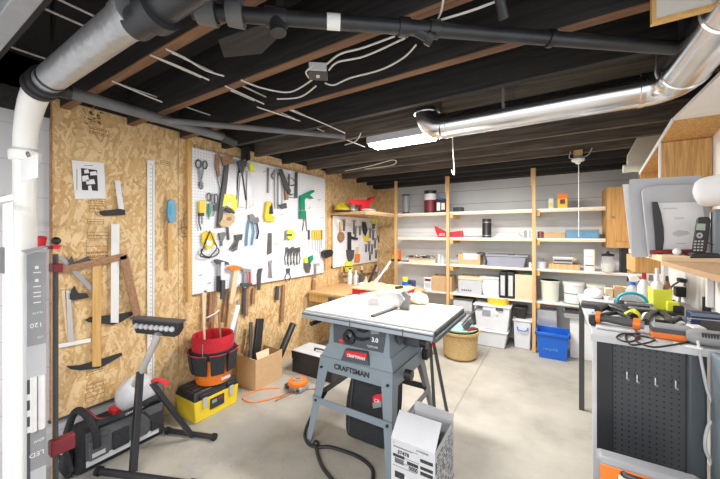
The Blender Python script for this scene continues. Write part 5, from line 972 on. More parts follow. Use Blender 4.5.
# white carton in front
bx0, bx1, by0, by1, bz = -.685, -.465, 1.40, 1.70, .42
t = thing('white_carton', ((bx0+bx1)/2, 1.55, 0), 'open white printed carton on the floor in front of the saw', 'box')
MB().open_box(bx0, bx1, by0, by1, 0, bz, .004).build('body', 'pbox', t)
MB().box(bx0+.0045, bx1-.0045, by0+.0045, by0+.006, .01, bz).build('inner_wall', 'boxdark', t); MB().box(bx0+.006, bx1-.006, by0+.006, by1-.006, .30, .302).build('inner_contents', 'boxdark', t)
f0, f1 = P(399.8, 416.5, Y=1.50), P(441, 429, Y=1.50)
m = MB(); m.prism([(bx0, by0, bz), (bx1, by0, bz), (bx1+.0, by0+.10, bz+.09), (bx0+.0, by0+.10, bz+.09)], (0, -.003, .003)); m.build('front_flap', 'pbox', t)
m = MB(); m.prism([(bx0, by1, bz), (bx1, by1, bz), (bx1+.005, by1+.005, bz+.035), (bx0-.0, by1+.01, bz+.045)], (0, .003, .002)); m.build('rear_flap', 'pbox', t)
m = MB(); m.prism([(bx0, by0+.01, bz), (bx0, by1-.01, bz), (bx0-.05, by1-.02, bz+.02), (bx0-.05, by0+.05, bz+.02)], (0, 0, .003)); m.build('side_flap', 'pbox', t) if 0 else None
yf = by0-.0012
def tx(s, size, x, z, mt='ink', w=1.0, b=0.0): return text('print', s, size, (x, yf, z), (1, 0, 0), (0, 0, 1), mt, t, wscale=w, bold=b, depth=.0004)
KS = .72
tx('LITHONIA', .013, bx0+.13, bz-.019); tx('A', .010, bx0+.010, bz-.018)
tx('37478', .024, bx0+.034, bz-.062, w=1.0, b=.0008); tx('0000', .025, bx0+.092, bz-.120, w=.9, b=.0008)
for (x, z, w, h) in ((.010, .068, .060, .013), (.150, .046, .060, .015), (.084, .082, .055, .015), (.150, .080, .060, .014), (.150, .104, .060, .016), (.02, .150, .05, .03), (.03, .20, .08, .03), (.13, .17, .07, .02)):
    MB().box(bx0+x, bx0+x+w, yf-.0004, by0, bz-z-h, bz-z).build('print_block', 'ink', t)
    tx('485-4X', h*.85, bx0+x+.005, bz-z-h+.002, 'paper', w=.9)
    t.children[-1].location.y -= .0006
m = MB()
for k in range(14): m.box(bx0+.02+k*.0034, bx0+.022+k*.0034, yf, by0, bz-.110, bz-.086)
m.build('barcode', 'ink', t)
for (x, z, w) in ((.012, .030, .125), (.012, .034, .10), (.064, .073, .08), (.01, .124, .12), (.066, .101, .07)): MB().box(bx0+x, bx0+x+w, yf, by0, bz-z-.0012, bz-z).build('print_line', 'ink', t)
for (x, z) in ((.01, .030), (.20, .030)): pass
m = MB()
random.seed(5)
for k in range(18):
    y = by0+.03; z = bz-.03-k*.017
    while y < by1-.03:
        L = random.uniform(.01, .05); m.box(bx1, bx1+.0012, y, y+L, z-random.choice((.005, .003, .009)), z); y += L+random.uniform(.008, .03)
m.build('side_print', 'dgrey', t); MB().box(bx1, bx1+.0014, by0+.006, by0+.02, bz-.10, bz-.05).build('side_mark', 'ink', t)
# ---------------------------------------------------------------- left side, on the floor
def rotz(a): return Matrix.Rotation(math.radians(a), 3, 'Z')
# white rail and post at the left edge
t = thing('utility_rack', (-2.0, .34, 0), 'white painted post under a white rail at the left edge', 'rack')
MB().box(P(4, 300, Y=.36).x, P(13, 300, Y=.36).x, .355, .362, 0, 1.55).build('post', 'white', t, bev=.004)
MB().box(-2.6, P(14.5, 200, Y=.36).x, .350, .36, 1.555, 1.58).build('rail', 'white', t, bev=.003)
MB().box(-2.59, -2.58+.02, .2, .60, 0, 1.9).build('back_panel', 'lgrey', t) if 0 else None
MB().box(P(1, 250, Y=.35).x-.02, P(3, 250, Y=.35).x, .345, .355, 1.25, 1.36).build('latch', 'dsteel', t)
# tall lamp boxes
XF = -2.105
ly0, ly1 = P(26, 300, X=XF).y, P(46.5, 300, X=XF).y
zt = P(36, 251, X=XF).z
t = thing('lamp_box', (XF-.03, (ly0+ly1)/2, 0), 'tall narrow grey and white lamp carton standing upright beside the white riser', 'box')
MB().box(XF-.045, XF, ly0, ly1, 0, zt).build('carton', 'pbox', t, bev=.003)
def zf(py): return P(36, py, X=XF).z
MB().box(XF-.001, XF+.0012, ly0+.003, ly1-.001, zf(345), zt-.006).build('grey_label', 'grey', t)
MB().box(XF-.001, XF+.0014, ly0+.003, ly0+.014, .02, zf(378)).build('dark_strip', 'dgrey', t)
MB().box(XF-.001, XF+.0012, ly0+.014, ly1-.001, zf(469), zf(430)).build('lower_label', 'grey', t)
MB().cyl((XF+.004, ly0+.024, zf(430)), (XF+.004, ly0+.024, zf(376)), .012, seg=14).build('lamp_tube', 'white', t); MB().cyl((XF+.004, ly0+.052, zf(430)), (XF+.004, ly0+.052, zf(376)), .013, seg=14).build('lamp_tube', 'paper', t)
MB().box(XF-.001, XF+.0016, ly0+.026, ly0+.03, zf(430), zf(376)).build('divider', 'grey', t) if 0 else None
MB().prism([(XF-.03, ly0-.01, zt), (XF+.03, ly0-.003, zt-.015), (XF+.02, ly1+.0, zt+.012), (XF-.04, ly1, zt+.02)], (0, 0, .004)).build('top_flap', 'pbox', t)
for px, py, s, sz in ((40, 323, '120', .030), (41, 337, 'LED', .012), (40, 312, 'PLATE', .013)): text('print', s, sz, (XF+.0016, (ly0+ly1)/2+.022, zf(py)), (0, -1, 0), (0, 0, -1), 'paper', t, depth=.0003)
for px, py, s, sz in ((40, 452, 'LED', .030), (41, 440, '60W', .018)): text('print', s, sz, (XF+.0016, (ly0+ly1)/2+.027, zf(py)), (0, -1, 0), (0, 0, -1), 'paper', t, depth=.0003)
m = MB()
for py in (266, 279): m.box(XF+.001, XF+.0016, ly0+.03, ly0+.042, zf(py+3), zf(py))
for py in (272, 286, 292, 296, 302): m.box(XF+.001, XF+.0016, ly0+.024, ly0+.05, zf(py+1), zf(py))
m.build('print_lines', 'paper', t)
for py in (392, 408, 424): MB().box(XF+.001, XF+.002, ly0+.003, ly0+.014, zf(py+6), zf(py)).build('strip_patch', 'paper', t)
o = MB().cyl((-2.27, .585, 0), (-2.27, .585, 1.31), .012, seg=16).build('metal_pole', 'dgrey'); settag(o, 'upright grey metal pole standing right of the lamp carton', 'pole')
o = MB().cyl((-2.40, .615, 0), (-2.40, .615, 1.24), .013, seg=16).build('wooden_pole', 'maple'); settag(o, 'thin tan pole standing behind the grey metal pole', 'pole')
q = P(41, 241, X=-2.35); t = thing('bar_clamp', (-2.33, .52, q.z-.05), 'red and black headed clamp standing behind the top of the lamp carton', 'clamp')
MB().cyl((-2.36, q.y, q.z-.025), (-2.34, q.y+.002, q.z+.02), .02, seg=14).build('red_head', 'red', t); MB().ball((-2.33, q.y+.055, q.z), .022).build('black_knob', 'black', t); MB().cyl((-2.35, q.y, .0), (-2.35, q.y, q.z-.025), .007, seg=10).build('bar', 'dsteel', t)
q = P(50, 268, X=-2.25); o = MB().box(-2.30, -2.23, .565, .606, q.z-.025, q.z+.02).build('pole_bracket', 'dkred', bev=.004); settag(o, 'dark red clamp gripping the grey pole near its top', 'clamp')
o = MB().box(-2.29, -2.24, .56, .66, P(55, 455, X=-2.26).z, P(55, 440, X=-2.26).z).build('red_strap', 'dkred', bev=.006); settag(o, 'dark red strap between the grey pole and the black tool bag', 'strap')
# black tool bag
bx = (-2.555, -2.36); by = (.69, 1.20)
t = thing('tool_bag', (-2.45, .98, 0), 'long black and grey open tool bag on the floor against the wall', 'bag')
m = MB(); m.quadbox([(bx[0], by[0], 0), (bx[1], by[0], 0), (bx[1], by[1], 0), (bx[0], by[1], 0)], [(bx[0]+.01, by[0]+.03, .25), (bx[1]-.01, by[0]+.03, .25), (bx[1]-.01, by[1]-.02, .25), (bx[0]+.01, by[1]-.02, .25)])
m.build('bag_body', 'bfab', t, bev=.03)
MB().prism([(bx[1]+.002, by[0]+.05, .055), (bx[1]+.002, by[1]-.03, .055), (bx[1]-.006, by[1]-.03, .235), (bx[1]-.006, by[0]+.05, .235)], (.008, 0, 0)).build('side_panel', 'gfab', t, bev=.004)
MB().prism([(bx[1]+.008, by[0]+.05, .04), (bx[1]+.008, by[1]-.06, .04), (bx[1]+.006, by[1]-.06, .075), (bx[1]+.006, by[0]+.05, .075)], (.004, 0, 0)).build('reflective_band', 'lgrey', t)
for k, (a, b) in enumerate(((.75, .85), (.87, .96), (.98, 1.07), (1.09, 1.17))):
    MB().prism([(bx[1]+.006, a, .07), (bx[1]+.006, b, .07), (bx[1], b, .18), (bx[1], a, .18)], (.014, 0, 0)).build('side_pocket', 'gfab' if k % 2 == 0 else 'bfab', t, bev=.005)
MB().box(bx[1]+.02, bx[1]+.022, .765, .83, .085, .11).build('label', 'lgrey', t)
m = MB().tube(arc([(bx[0]+.005, by[0]+.02, .20), (bx[0]+.06, by[0]+.04, .33), (bx[1]-.06, by[0]+.06, .34), (bx[1]+.012, by[0]+.09, .25), (bx[1]+.014, by[0]+.10, .14)], 6), .020, 10); m.build('end_flap', 'bfab', t)
MB().tube(arc([(bx[0]+.07, by[0]+.055, .345), (bx[1]-.05, by[0]+.075, .35), (bx[1]+.0, by[0]+.13, .285), (bx[1]+.01, by[0]+.3, .275)], 6), .007, 8).build('red_piping', 'dkred', t)
MB().tube(arc([(bx[1]-.0, by[0]+.10, .27), (bx[1]+.015, .95, .265), (bx[1]+.01, 1.1, .285), (bx[1]-.01, 1.18, .25)], 6), .020, 10).build('shoulder_pad', 'bfab', t)
text('pad_lettering', 'CRAFTSMAN', .020, (bx[1]+.034, .93, .262), (0, 1, .03), (0, 0, 1), 'paper', t, wscale=.9)
m = MB().tube(arc([(bx[0]+.03, by[0]-.01, .05), (bx[0]+.05, by[0]-.03, .17), (bx[1]-.05, by[0]-.03, .18), (bx[1]-.01, by[0]-.01, .05)], 6), .012, 8); m.build('end_pocket', 'bfab', t)
m = MB().quadbox([(bx[0]+.03, by[0]-.035, .01), (bx[1]-.02, by[0]-.035, .01), (bx[1]-.02, by[0], .01), (bx[0]+.03, by[0], .01)], [(bx[0]+.04, by[0]-.02, .13), (bx[1]-.04, by[0]-.02, .13), (bx[1]-.04, by[0]+.01, .14), (bx[0]+.04, by[0]+.01, .14)]); m.build('end_pocket', 'bfab', t, bev=.012)
MB().tube(arc([(bx[0]+.09, by[0]-.03, .17), (bx[0]+.06, by[0]-.035, .15), (bx[0]+.10, by[0]-.035, .135), (bx[0]+.13, by[0]-.035, .15), (bx[0]+.10, by[0]-.03, .17)], 4), .004, 6).build('carabiner', 'alum', t)
MB().tube(arc([(bx[0]+.11, by[0]-.03, .215), (bx[0]+.10, by[0]-.035, .17), (bx[0]+.16, by[0]-.03, .24)], 4), .004, 6).build('hook', 'alum', t)
o = MB().box(-2.50, -2.42, .90, 1.04, .20, .285).build('red_tool', 'red', bev=.01); settag(o, 'red tool handle lying in the open top of the black bag', 'tool')
q = P(136, 396, X=-2.44); m = MB(); m.ball((q.x, q.y, .33), .125, (.75, 1.0, 1.0), 18, .03); o = m.build('plastic_bag', 'bag', sub=1); settag(o, 'rounded white plastic bag resting on the far end of the black tool bag', 'bag')
# roller stand
Ht = P(158, 336, Y=1.04); Jt = P(140, 374, Y=1.0); f1 = P(133, 472, Z=.02); f2 = P(192, 436, Z=.02)
t = thing('roller_stand', ((f1.x+f2.x)/2, (f1.y+f2.y)/2, 0), 'black folding roller stand with a silver post and a head of white ball rollers', 'stand')
MB().tube([Jt-(Ht-Jt)*.3, Ht+(Ht-Jt)*.05], .021, 14).build('post', 'alum', t)
MB().bar(Jt+Vector((.004, 0, .02)), f1, .036, .036, (0, 1, 0)).build('leg', 'blackm', t, bev=.003)
MB().bar(P(152, 383, Y=1.06), f2, .030, .030, (0, 1, 0)).build('leg', 'blackm', t, bev=.003)
a = P(99, 471, Z=.02); b = P(192, 484, Z=.02); MB().tube([a, b], .019, 12).build('foot_bar', 'blackm', t)
for q_ in (a, b): MB().tube([q_-(b-a).normalized()*.012, q_+(b-a).normalized()*.012], .026, 12).build('foot_cap', 'rubber', t)
a = P(168, 430.5, Z=.02); b = P(214, 437, Z=.02); MB().tube([a, b], .017, 12).build('foot_bar', 'blackm', t)
for q_ in (a, b): MB().tube([q_-(b-a).normalized()*.012, q_+(b-a).normalized()*.012], .024, 12).build('foot_cap', 'rubber', t)
MB().tube([P(143, 412, Y=.97), P(166, 430, Y=1.16)], .008, 8).build('fold_brace', 'blackm', t)
MB().tube(arc([P(153, 381, Y=1.0), P(158, 379.5, Y=.99), P(167, 383.5, Y=.98)], 4), .013, 10).build('lock_lever', 'orange' if 0 else 'red', t)
a = P(132, 319, Y=.98); b = P(178, 323, Y=1.10); dv = (b-a).normalized(); up = Vector((0, 0, 1)); nrm = dv.cross(up).normalized()
hh = a.z - P(132, 334, Y=.98).z
m = MB(); pts = [a, b, b-up*hh*.45, b-up*hh*.95-dv*.03, a-up*hh*.92+dv*.03, a-up*hh*.3]; pts = [p+nrm*.02*0 for p in pts]
m.prism(pts, -nrm*.05); hd = m.build('head', 'black', t, bev=.003)
MB().bar(a+up*.004-nrm*.025-dv*.01, b+up*.004-nrm*.025+dv*.01, .06, .012).build('head_rim', 'dgrey', hd)
L = (b-a).length
for k in range(8):
    c = a+dv*L*(.11+k*.111)-up*hh*.42; m = MB(); m.ball(c+nrm*.004, .018, (1, 1, 1), 14); m.build('ball_roller', 'lgrey', hd)
MB().ball(a+dv*L*.52-up*hh*.82, .007).build('bolt', 'steel', hd)
# yellow toolbox
tx0_, tx1_, ty0_, ty1_ = -2.53, -2.27, 1.35, 1.73
t = thing('toolbox', (-2.4, 1.54, 0), 'yellow toolbox with a black lid on the floor under the red and orange bucket', 'toolbox')
m = MB(); m.quadbox([(tx0_+.01, ty0_+.01, 0), (tx1_-.01, ty0_+.01, 0), (tx1_-.01, ty1_-.01, 0), (tx0_+.01, ty1_-.01, 0)], [(tx0_, ty0_, .165), (tx1_, ty0_, .165), (tx1_, ty1_, .165), (tx0_, ty1_, .165)]); m.build('body', 'yellow', t, bev=.006)
m = MB(); m.quadbox([(tx0_-.005, ty0_-.005, .165), (tx1_+.005, ty0_-.005, .165), (tx1_+.005, ty1_+.005, .165), (tx0_-.005, ty1_+.005, .165)], [(tx0_+.01, ty0_+.015, .225), (tx1_-.02, ty0_+.015, .225), (tx1_-.02, ty1_-.015, .225), (tx0_+.01, ty1_-.015, .225)]); m.build('lid', 'black', t, bev=.008)
for k in range(4): MB().box(tx0_+.03+k*.05, tx0_+.05+k*.05, ty0_+.03, ty0_+.10, .225, .229).build('lid_rib', 'dgrey', t)
for yy in (ty0_+.06, ty1_-.09): MB().box(tx1_, tx1_+.012, yy, yy+.035, .10, .19).build('latch', 'alum', t, bev=.003); MB().box(tx1_-.005, tx1_+.014, yy-.02, yy+.055, .178, .205).build('latch_cover', 'black', t, bev=.004)
MB().box(tx1_-.004, tx1_-.0005+.003, ty0_+.125, ty0_+.245, .06, .14).build('label', 'ink', t); MB().box(tx1_+.0005, tx1_+.0032, ty0_+.14, ty0_+.18, .10, .125).build('label_print', 'grey', t); MB().box(tx1_+.0005, tx1_+.0032, ty0_+.19, ty0_+.235, .11, .13).build('label_print', 'dkred', t)
# bucket organiser
c = (-2.385, 1.575, .229)
t = thing('tool_bucket', c, 'orange bucket wrapped in a red and black pocket organiser on the yellow toolbox', 'bucket')
MB().lathe([(0, 0), (.125, 0), (.13, .01), (.15, .33), (.145, .33), (.124, .02), (0, .02)], c, 32).build('bucket', 'orange', t)
MB().lathe([(.152, .24), (.160, .33), (.153, .375), (.140, .365), (.134, .12)], c, 32).build('fabric_collar', 'rfab', t)
MB().lathe([(.1505, .20), (.153, .205), (.160, .26), (.154, .265), (.150, .21)], c, 32).build('organiser', 'bfab', t)
def ang_pt(a, r, z): return Vector((c[0]+r*math.cos(a), c[1]+r*math.sin(a), c[2]+z))
for k in range(8):
    a0 = math.radians(-112+k*45); w = math.radians(17)
    m = MB(); b_ = [ang_pt(a0-w, .148, .085), ang_pt(a0+w, .148, .085), ang_pt(a0+w, .170, .09), ang_pt(a0-w, .170, .09)]; tp = [ang_pt(a0-w*1.1, .158, .245), ang_pt(a0+w*1.1, .158, .245), ang_pt(a0+w*1.1, .195, .25), ang_pt(a0-w*1.1, .195, .25)]
    m.quadbox(b_, tp); pk = m.build('pocket', 'bfab', t, bev=.008); MB().tube([tp[3]+Vector((0, 0, .002)), (tp[2]+tp[3])/2+Vector((0, 0, -.006)), tp[2]+Vector((0, 0, .002))], .004, 6).build('red_piping', 'rfab', pk)
MB().box(c[0]+.135, c[0]+.141, c[1]-.02, c[1]+.06, c[2]+.03, c[2]+.05).build('label', 'lgrey', t)
MB().tube(arc([ang_pt(math.radians(-60), .160, .34), ang_pt(math.radians(-58), .172, .2), ang_pt(math.radians(-55), .160, .08)], 5), .003, 6).build('wire_bail', 'steel', t)
for i, (x0_, y0_, x1_, y1_, w, mt, lb, nm, dx) in enumerate(((226, 336, 238, 305, .042, 'white', 'white flat stick leaning out of the red bucket to the right', 'flat_stick', -2.38), (205, 334, 203, 292, .018, 'card2', 'thin pale handle standing at the back of the red bucket', 'wooden_rod', -2.46), (222, 334, 219, 312, .016, 'brown', 'brown handle inside the red bucket', 'wooden_rod', -2.44), (232, 330, 238, 300, .02, 'grey', 'grey steel bar behind the white stick in the bucket', 'steel_bar', -2.43))):
    o = MB().bar(P(x0_-(4 if i == 0 else 0), y0_+34, X=dx), P(x1_, y1_, X=dx), w, .012, (1, 0, 0)).build(nm, mt, bev=.002); settag(o, lb, nm.replace('_', ' '))
o = MB().tube(arc([P(x, y, X=-2.50) for x, y in ((206, 318), (214, 314), (219, 310))], 4), .006, 8).build('white_hook', 'white'); settag(o, 'small white hooked rod above the rim of the red bucket', 'hook')
# cardboard box with black tubes
t = thing('cardboard_box', (-2.43, 2.1, 0), 'open cardboard box holding black tubes on the floor beside the bucket', 'box')
MB().open_box(-2.565, -2.30, 1.935, 2.26, 0, .275, .005).build('body', 'card', t)
MB().prism([(-2.30, 1.95, .275), (-2.30, 2.09, .275), (-2.315, 2.10, .335), (-2.315, 1.95, .335)], (.004, 0, 0)).build('standing_flap', 'card2', t)
MB().prism([(-2.56, 1.935, .275), (-2.30, 1.935, .275), (-2.33, 1.90, .30), (-2.56, 1.90, .30)], (0, .003, .003)).build('side_flap', 'card', t)
o = MB().cyl((-2.40, 2.22, .02), P(293, 324, X=-2.46), .036, seg=20).build('black_tube', 'black'); settag(o, 'round black tube leaning to the right out of the cardboard box', 'tube')
o = MB().bar((-2.44, 2.03, .02), P(258, 318, X=-2.53)+Vector((.03, 0, 0)), .085, .035, (1, 0, 0)).build('black_case', 'black', bev=.008); settag(o, 'flat black case standing upright in the cardboard box', 'case')
o = MB().bar((-2.42, 1.97, .02), P(251, 322, X=-2.53), .035, .02, (1, 0, 0)).build('brown_case', 'dgrey', bev=.006); settag(o, 'narrow dark strip left of the flat black case in the cardboard box', 'strip')
# grey and black metal chest
t = thing('metal_chest', (-2.07, 2.5, 0), 'black metal chest with a grey top on the floor behind the saw leg', 'chest')
MB().box(-2.31, -1.80, 2.41, 2.68, 0, .20).build('body', 'black', t, bev=.004); MB().box(-2.315, -1.795, 2.405, 2.685, .14, .218).build('lid', 'black', t, bev=.004)
MB().box(-2.312, -1.798, 2.408, 2.682, .218, .221).build('top_panel', 'lgrey', t); MB().tube(arc([(-2.10, 2.52, .222), (-2.09, 2.52, .245), (-1.98, 2.52, .245), (-1.97, 2.52, .222)], 4), .010, 8).build('handle', 'dgrey', t)
# orange and grey cord reel
c = Vector((-2.0, 2.16, 0))
t = thing('cord_reel', tuple(c), 'orange and grey extension cord reel on the floor beside the metal chest', 'reel')
MB().box(c.x-.085, c.x+.085, c.y-.06, c.y+.06, 0, .055).build('housing', 'grey', t, bev=.018); MB().lathe([(0, .05), (.085, .05), (.09, .06), (.085, .085), (.06, .092), (0, .09)], c, 26).build('orange_drum', 'orange', t)
MB().lathe([(.02, .09), (.045, .092), (.045, .098), (.02, .098)], c, 20).build('drum_ring', 'grey', t)
for s in (-1, 1): MB().cyl((c.x+s*.06, c.y-.062, .03), (c.x+s*.06, c.y-.075, .03), .012, seg=10).build('socket', 'black', t)
MB().box(c.x-.12, c.x-.085, c.y-.05, c.y-.01, 0, .04).build('plug', 'dgrey', t, bev=.006)
o = MB().tube(arc([P(x, y, Z=.006) for x, y in ((297, 388), (280, 396), (256, 402), (244, 400), (246, 395), (262, 389), (280, 388))], 6), .0055, 6).build('extension_cord', 'orange'); settag(o, 'orange cord looping on the floor left of the reel', 'cord')
o = MB().tube(arc([P(x, y, Z=.006) for x, y in ((298, 390), (290, 394), (275, 401), (290, 392), (312, 389), (324, 390))], 6), .0055, 6).build('extension_cord', 'brown'); settag(o, 'brown cord lying on the floor in front of the reel', 'cord')
# ---------------------------------------------------------------- right workbench
BX, BY, BZ = .155, 1.965, .92
t = thing('workbench', (.48, 2.5, 0), 'blue-grey topped workbench with black pegboard end at the right', 'workbench')
MB().box(BX, XR-.004, BY, 3.20, BZ-.03, BZ).build('bench_top', 'benchgrey', t, bev=.004)
MB().box(BX-.006, XR-.006, BY-.006, BY, BZ-.036, BZ-.002).build('top_edging', 'lgrey', t)
MB().box(BX+.004, BX+.020, BY+.01, BY+.05, 0, BZ-.03).build('leg', 'lgrey', t)
MB().box(BX+.005, BX+.04, 3.1, 3.13, 0, BZ-.03).build('leg', 'dgrey', t)
MB().box(BX+.020, BX+.085, BY+.02, BY+.05, 0, BZ-.035).build('end_stile', 'blackm', t, bev=.003)
xr_ = P(697, 400, Y=BY+.03).x; xl_ = P(612, 400, Y=BY+.03).x
MB().box(xl_-.01, xr_-.03, BY+.035, BY+.045, 0, BZ-.035).build('pegboard_end', 'pegblk', t, smooth=False)
MB().box(xr_-.035, xr_+.03, BY+.012, BY+.05, 0, BZ-.035).build('end_stile', 'bgrey2', t, bev=.012)
for i, (px, py) in enumerate(((626, 374), (636, 377), (654, 380), (674, 383))):
    q = P(px, py, Y=BY+.034); h = MB().tube(arc([(q.x, BY+.034, q.z+.018), (q.x, BY+.012, q.z+.016), (q.x, BY+.010, q.z-.012), (q.x+.004, BY+.0, q.z-.016), (q.x+.004, BY-.006, q.z-.008)], 4), .003, 6).build('peg_hook', 'alum'); settag(h, ('leftmost', 'second', 'third', 'rightmost')[i]+' of four silver hooks on the black pegboard end', 'hook', 'hooks on the black pegboard')
o = MB().box(P(709.5, 400, Y=1.95).x, .78, 1.80, 1.95, 0, P(714, 358, Y=1.85).z).build('storage_tub', 'bgrey', bev=.01); settag(o, 'blue-grey tub standing at the right edge beside the workbench', 'tub')
# grey and orange case
t = thing('tool_case', (.33, 1.74, 0), 'orange and grey power tool case leaning on the pegboard end of the workbench', 'case')
m = MB(); m.box(.150, .49, 1.70, 1.79, 0, .458); m.build('grey_shell', 'grey', t, bev=.02)
MB().box(.162, .478, 1.694, 1.702, .02, .435).build('orange_panel', 'orange', t, bev=.003); MB().box(.222, .34, 1.691, 1.6945, .28, .415).build('label', 'cream', t); MB().box(.235, .29, 1.6895, 1.6915, .32, .40).build('label_print', 'brown', t)
MB().tube(arc([(.24, 1.692, .425), (.25, 1.675, .428), (.37, 1.675, .428), (.38, 1.692, .425)], 4), .011, 8).build('handle', 'black', t)
# ---- things on the workbench
def on(px, py): q = P(px, py, Z=BZ); return q
def sbox(name, label, cat, px, py, w, d, h, mt, rot=0, parts=(), bev=.006, z=BZ, group=None):
    q = P(px, py, Z=z); c = Vector((q.x, q.y+d/2, z)); R = rotz(rot)
    m = MB().box(c.x-w/2, c.x+w/2, c.y-d/2, c.y+d/2, z, z+h, R=R, c=c)
    if not parts: o = m.build(name, mt, bev=bev); settag(o, label, cat, group); return o, c
    t = thing(name, tuple(c), label, cat, group); m.build('body', mt, t, bev=bev)
    for pn, pm, (a, b, c_, d_, e, f), bv in parts: MB().box(c.x+a*w/2, c.x+b*w/2, c.y+c_*d/2, c.y+d_*d/2, z+e*h, z+f*h, R=R, c=c).build(pn, pm, t, bev=bv)
    return t, c
sbox('battery_tool_case', 'orange and black tool box with a clear ribbed end on the front of the workbench', 'tool box', 674, 341, .145, .09, .058, 'orange', -4, [('black_lid', 'dgrey', (-1.02, 1.02, -1.02, 1.02, .42, 1.02), .008), ('grey_band', 'grey', (-.95, .95, -1.04, 1.0, .86, 1.05), .006)])
sbox('plastic_canister', 'crumpled clear plastic container between the orange tool box and the grey tool', 'container', 699, 341, .05, .07, .062, 'tubw', 8)
sbox('flat_tray', 'flat white tray under the orange and black grinder', 'tray', 617, 332, .16, .13, .014, 'lgrey', -6)
q = on(599, 325); t = thing('angle_grinder', (.27, 2.2, BZ), 'long black power tool with orange rings lying at the left of the workbench', 'power tool')
a = P(598, 319, Z=BZ+.045); b = P(640, 330, Z=BZ+.035)
a = Vector((.185, 2.15, BZ+.045)); b = Vector((.345, 2.11, BZ+.04)); dd = (b-a)
MB().tube([a+dd*.1, a+dd*.25, a+dd*.7, b], .02, 16, radii=[.026, .018, .022, .02]).build('body', 'dgrey', t); MB().tube([a+dd*.02, a+dd*.14], .032, 18).build('front_ring', 'orange', t); MB().tube([a-dd*.10, a+dd*.02], .028, 18, radii=[.022, .03]).build('gear_head', 'black', t); MB().box(a.x-.03, a.x+.0, a.y-.03, a.y+.03, BZ+.004, BZ+.05).build('guard', 'black', t, bev=.006)
MB().tube([b-dd*.05, b+dd*.12], .029, 18).build('rear_ring', 'orange', t); MB().tube([b+dd*.12, b+dd*.2], .02, 14).build('rear_cap', 'grey', t)
o = MB().tube(arc([P(x, y, Z=BZ+.006) for x, y in ((640, 334), (622, 334), (617, 338), (628, 342), (640, 338), (626, 335), (632, 345), (655, 340), (640, 336), (636, 341), (652, 347), (672, 345), (694, 341))], 6), .0042, 6).build('electric_cord', 'black'); settag(o, 'thin black cord looping on the front edge of the workbench', 'cord')
sbox('level_case', 'long dark grey case lying at the far left of the workbench', 'case', 610, 311, .30, .10, .035, 'dgrey', -6, [('groove', 'black', (-.95, .95, -1.02, -.9, .4, .7), .002)])
o = MB().tube(arc([P(x, y, Z=BZ+.03) for x, y in ((598, 310), (608, 307), (622, 311), (634, 317))], 5), .020, 10, radii=None).build('heat_gun', 'black'); settag(o, 'glossy black rounded tool behind the grinder', 'power tool')
o = MB().tube(arc([P(x, y, Z=BZ+.02) for x, y in ((604, 315), (618, 313), (632, 320))], 5), .012, 10).build('pliers', 'black'); settag(o, 'pair of black handles lying just behind the orange ringed grinder', 'pliers')
m = MB(); q = P(633, 320, Z=BZ); m.ball((q.x, q.y, BZ+.03), .04, (1, .9, .8), 12, .25); o = m.build('green_rag', 'yel2', sub=1); settag(o, 'crumpled yellow-green rag between the black tools on the workbench', 'rag')
t = thing('sander', tuple(P(635, 308, Z=BZ)), 'black and silver power tool with slotted rails behind the green rag', 'power tool')
for k in range(2):
    a = P(625+k*4, 303+k*5, Z=BZ+.06-k*.02); b = P(652+k*4, 305+k*5, Z=BZ+.06-k*.02); r_ = MB().bar(a, b, .035, .014).build('rail', 'grey', t, bev=.002)
    for j in range(2): cc = a+(b-a)*(.3+.35*j); MB().bar(cc-(b-a).normalized()*.018, cc+(b-a).normalized()*.018, .012, .0155).build('slot', 'black', r_)
q = P(640, 318, Z=BZ); MB().box(q.x-.08, q.x+.07, q.y+.04, q.y+.16, BZ, BZ+.04).build('body', 'black', t, bev=.012)
q = P(632, 300, Z=BZ+.1); t = thing('tape_dispenser', (q.x, q.y, BZ), 'white arched holder with teal straps on the workbench', 'holder')
cc = P(632, 303, Z=BZ+.04)
pts = [Vector((cc.x+.075*math.cos(a), cc.y, cc.z+.01+.055*math.sin(a))) for a in [math.radians(k) for k in range(-10, 191, 20)]]
MB().tube(pts, .010, 10).build('teal_strap', 'teal', t); MB().prism([p*1.0 for p in [Vector((cc.x+.06*math.cos(a), cc.y+.01, cc.z+.01+.042*math.sin(a))) for a in [math.radians(k) for k in range(0, 181, 20)]]], (0, .05, 0)).build('arch_body', 'paper', t); MB().box(cc.x-.085, cc.x+.085, cc.y-.02, cc.y+.08, BZ, cc.z+.004).build('base', 'dgrey', t, bev=.006)
# yellow caddy and bottles
x0, x1 = P(651, 300, Y=2.75).x, P(670.5, 300, Y=2.75).x
zc0 = .96; t = thing('yellow_caddy', ((x0+x1)/2, 2.8, BZ), 'bright yellow open caddy holding bottles on the workbench', 'caddy')
MB().open_box(x0, x1, 2.70, 2.84, BZ, P(660, 289, Y=2.72).z, .004, .004).build('body', 'yel2', t, bev=.004)
MB().box(x1-.035, x1+.02, 2.66, 2.70, BZ+.02, BZ+.08).build('side_tray', 'yel2', t, bev=.004); MB().box(x0-.02, x1+.03, 2.62, 2.72, BZ, BZ+.02).build('base_tray', 'black', t)
def bottle(name, label, px, pytop, Y, z, r, mt, capm, cap=.15, parts=()):
    q = P(px, 290, Y=Y); zt = P(px, pytop, Y=Y).z; h = zt-z
    t = thing(name, (q.x, Y, z), label, 'bottle'); MB().lathe([(0, 0), (r, 0), (r, h*.6), (r*.4, h*(1-cap)), (0, h*(1-cap))], (q.x, Y, z), 20).build('body', mt, t)
    MB().cyl((q.x, Y, z+h*(1-cap)-.005), (q.x, Y, zt), r*.42, r*.3, 14).build('cap', capm, t)
    return t, q, zt
bottle('white_bottle', 'white pointed bottle standing in the yellow caddy', 657, 268, 2.77, BZ+.005, .030, 'paper', 'paper', .3)
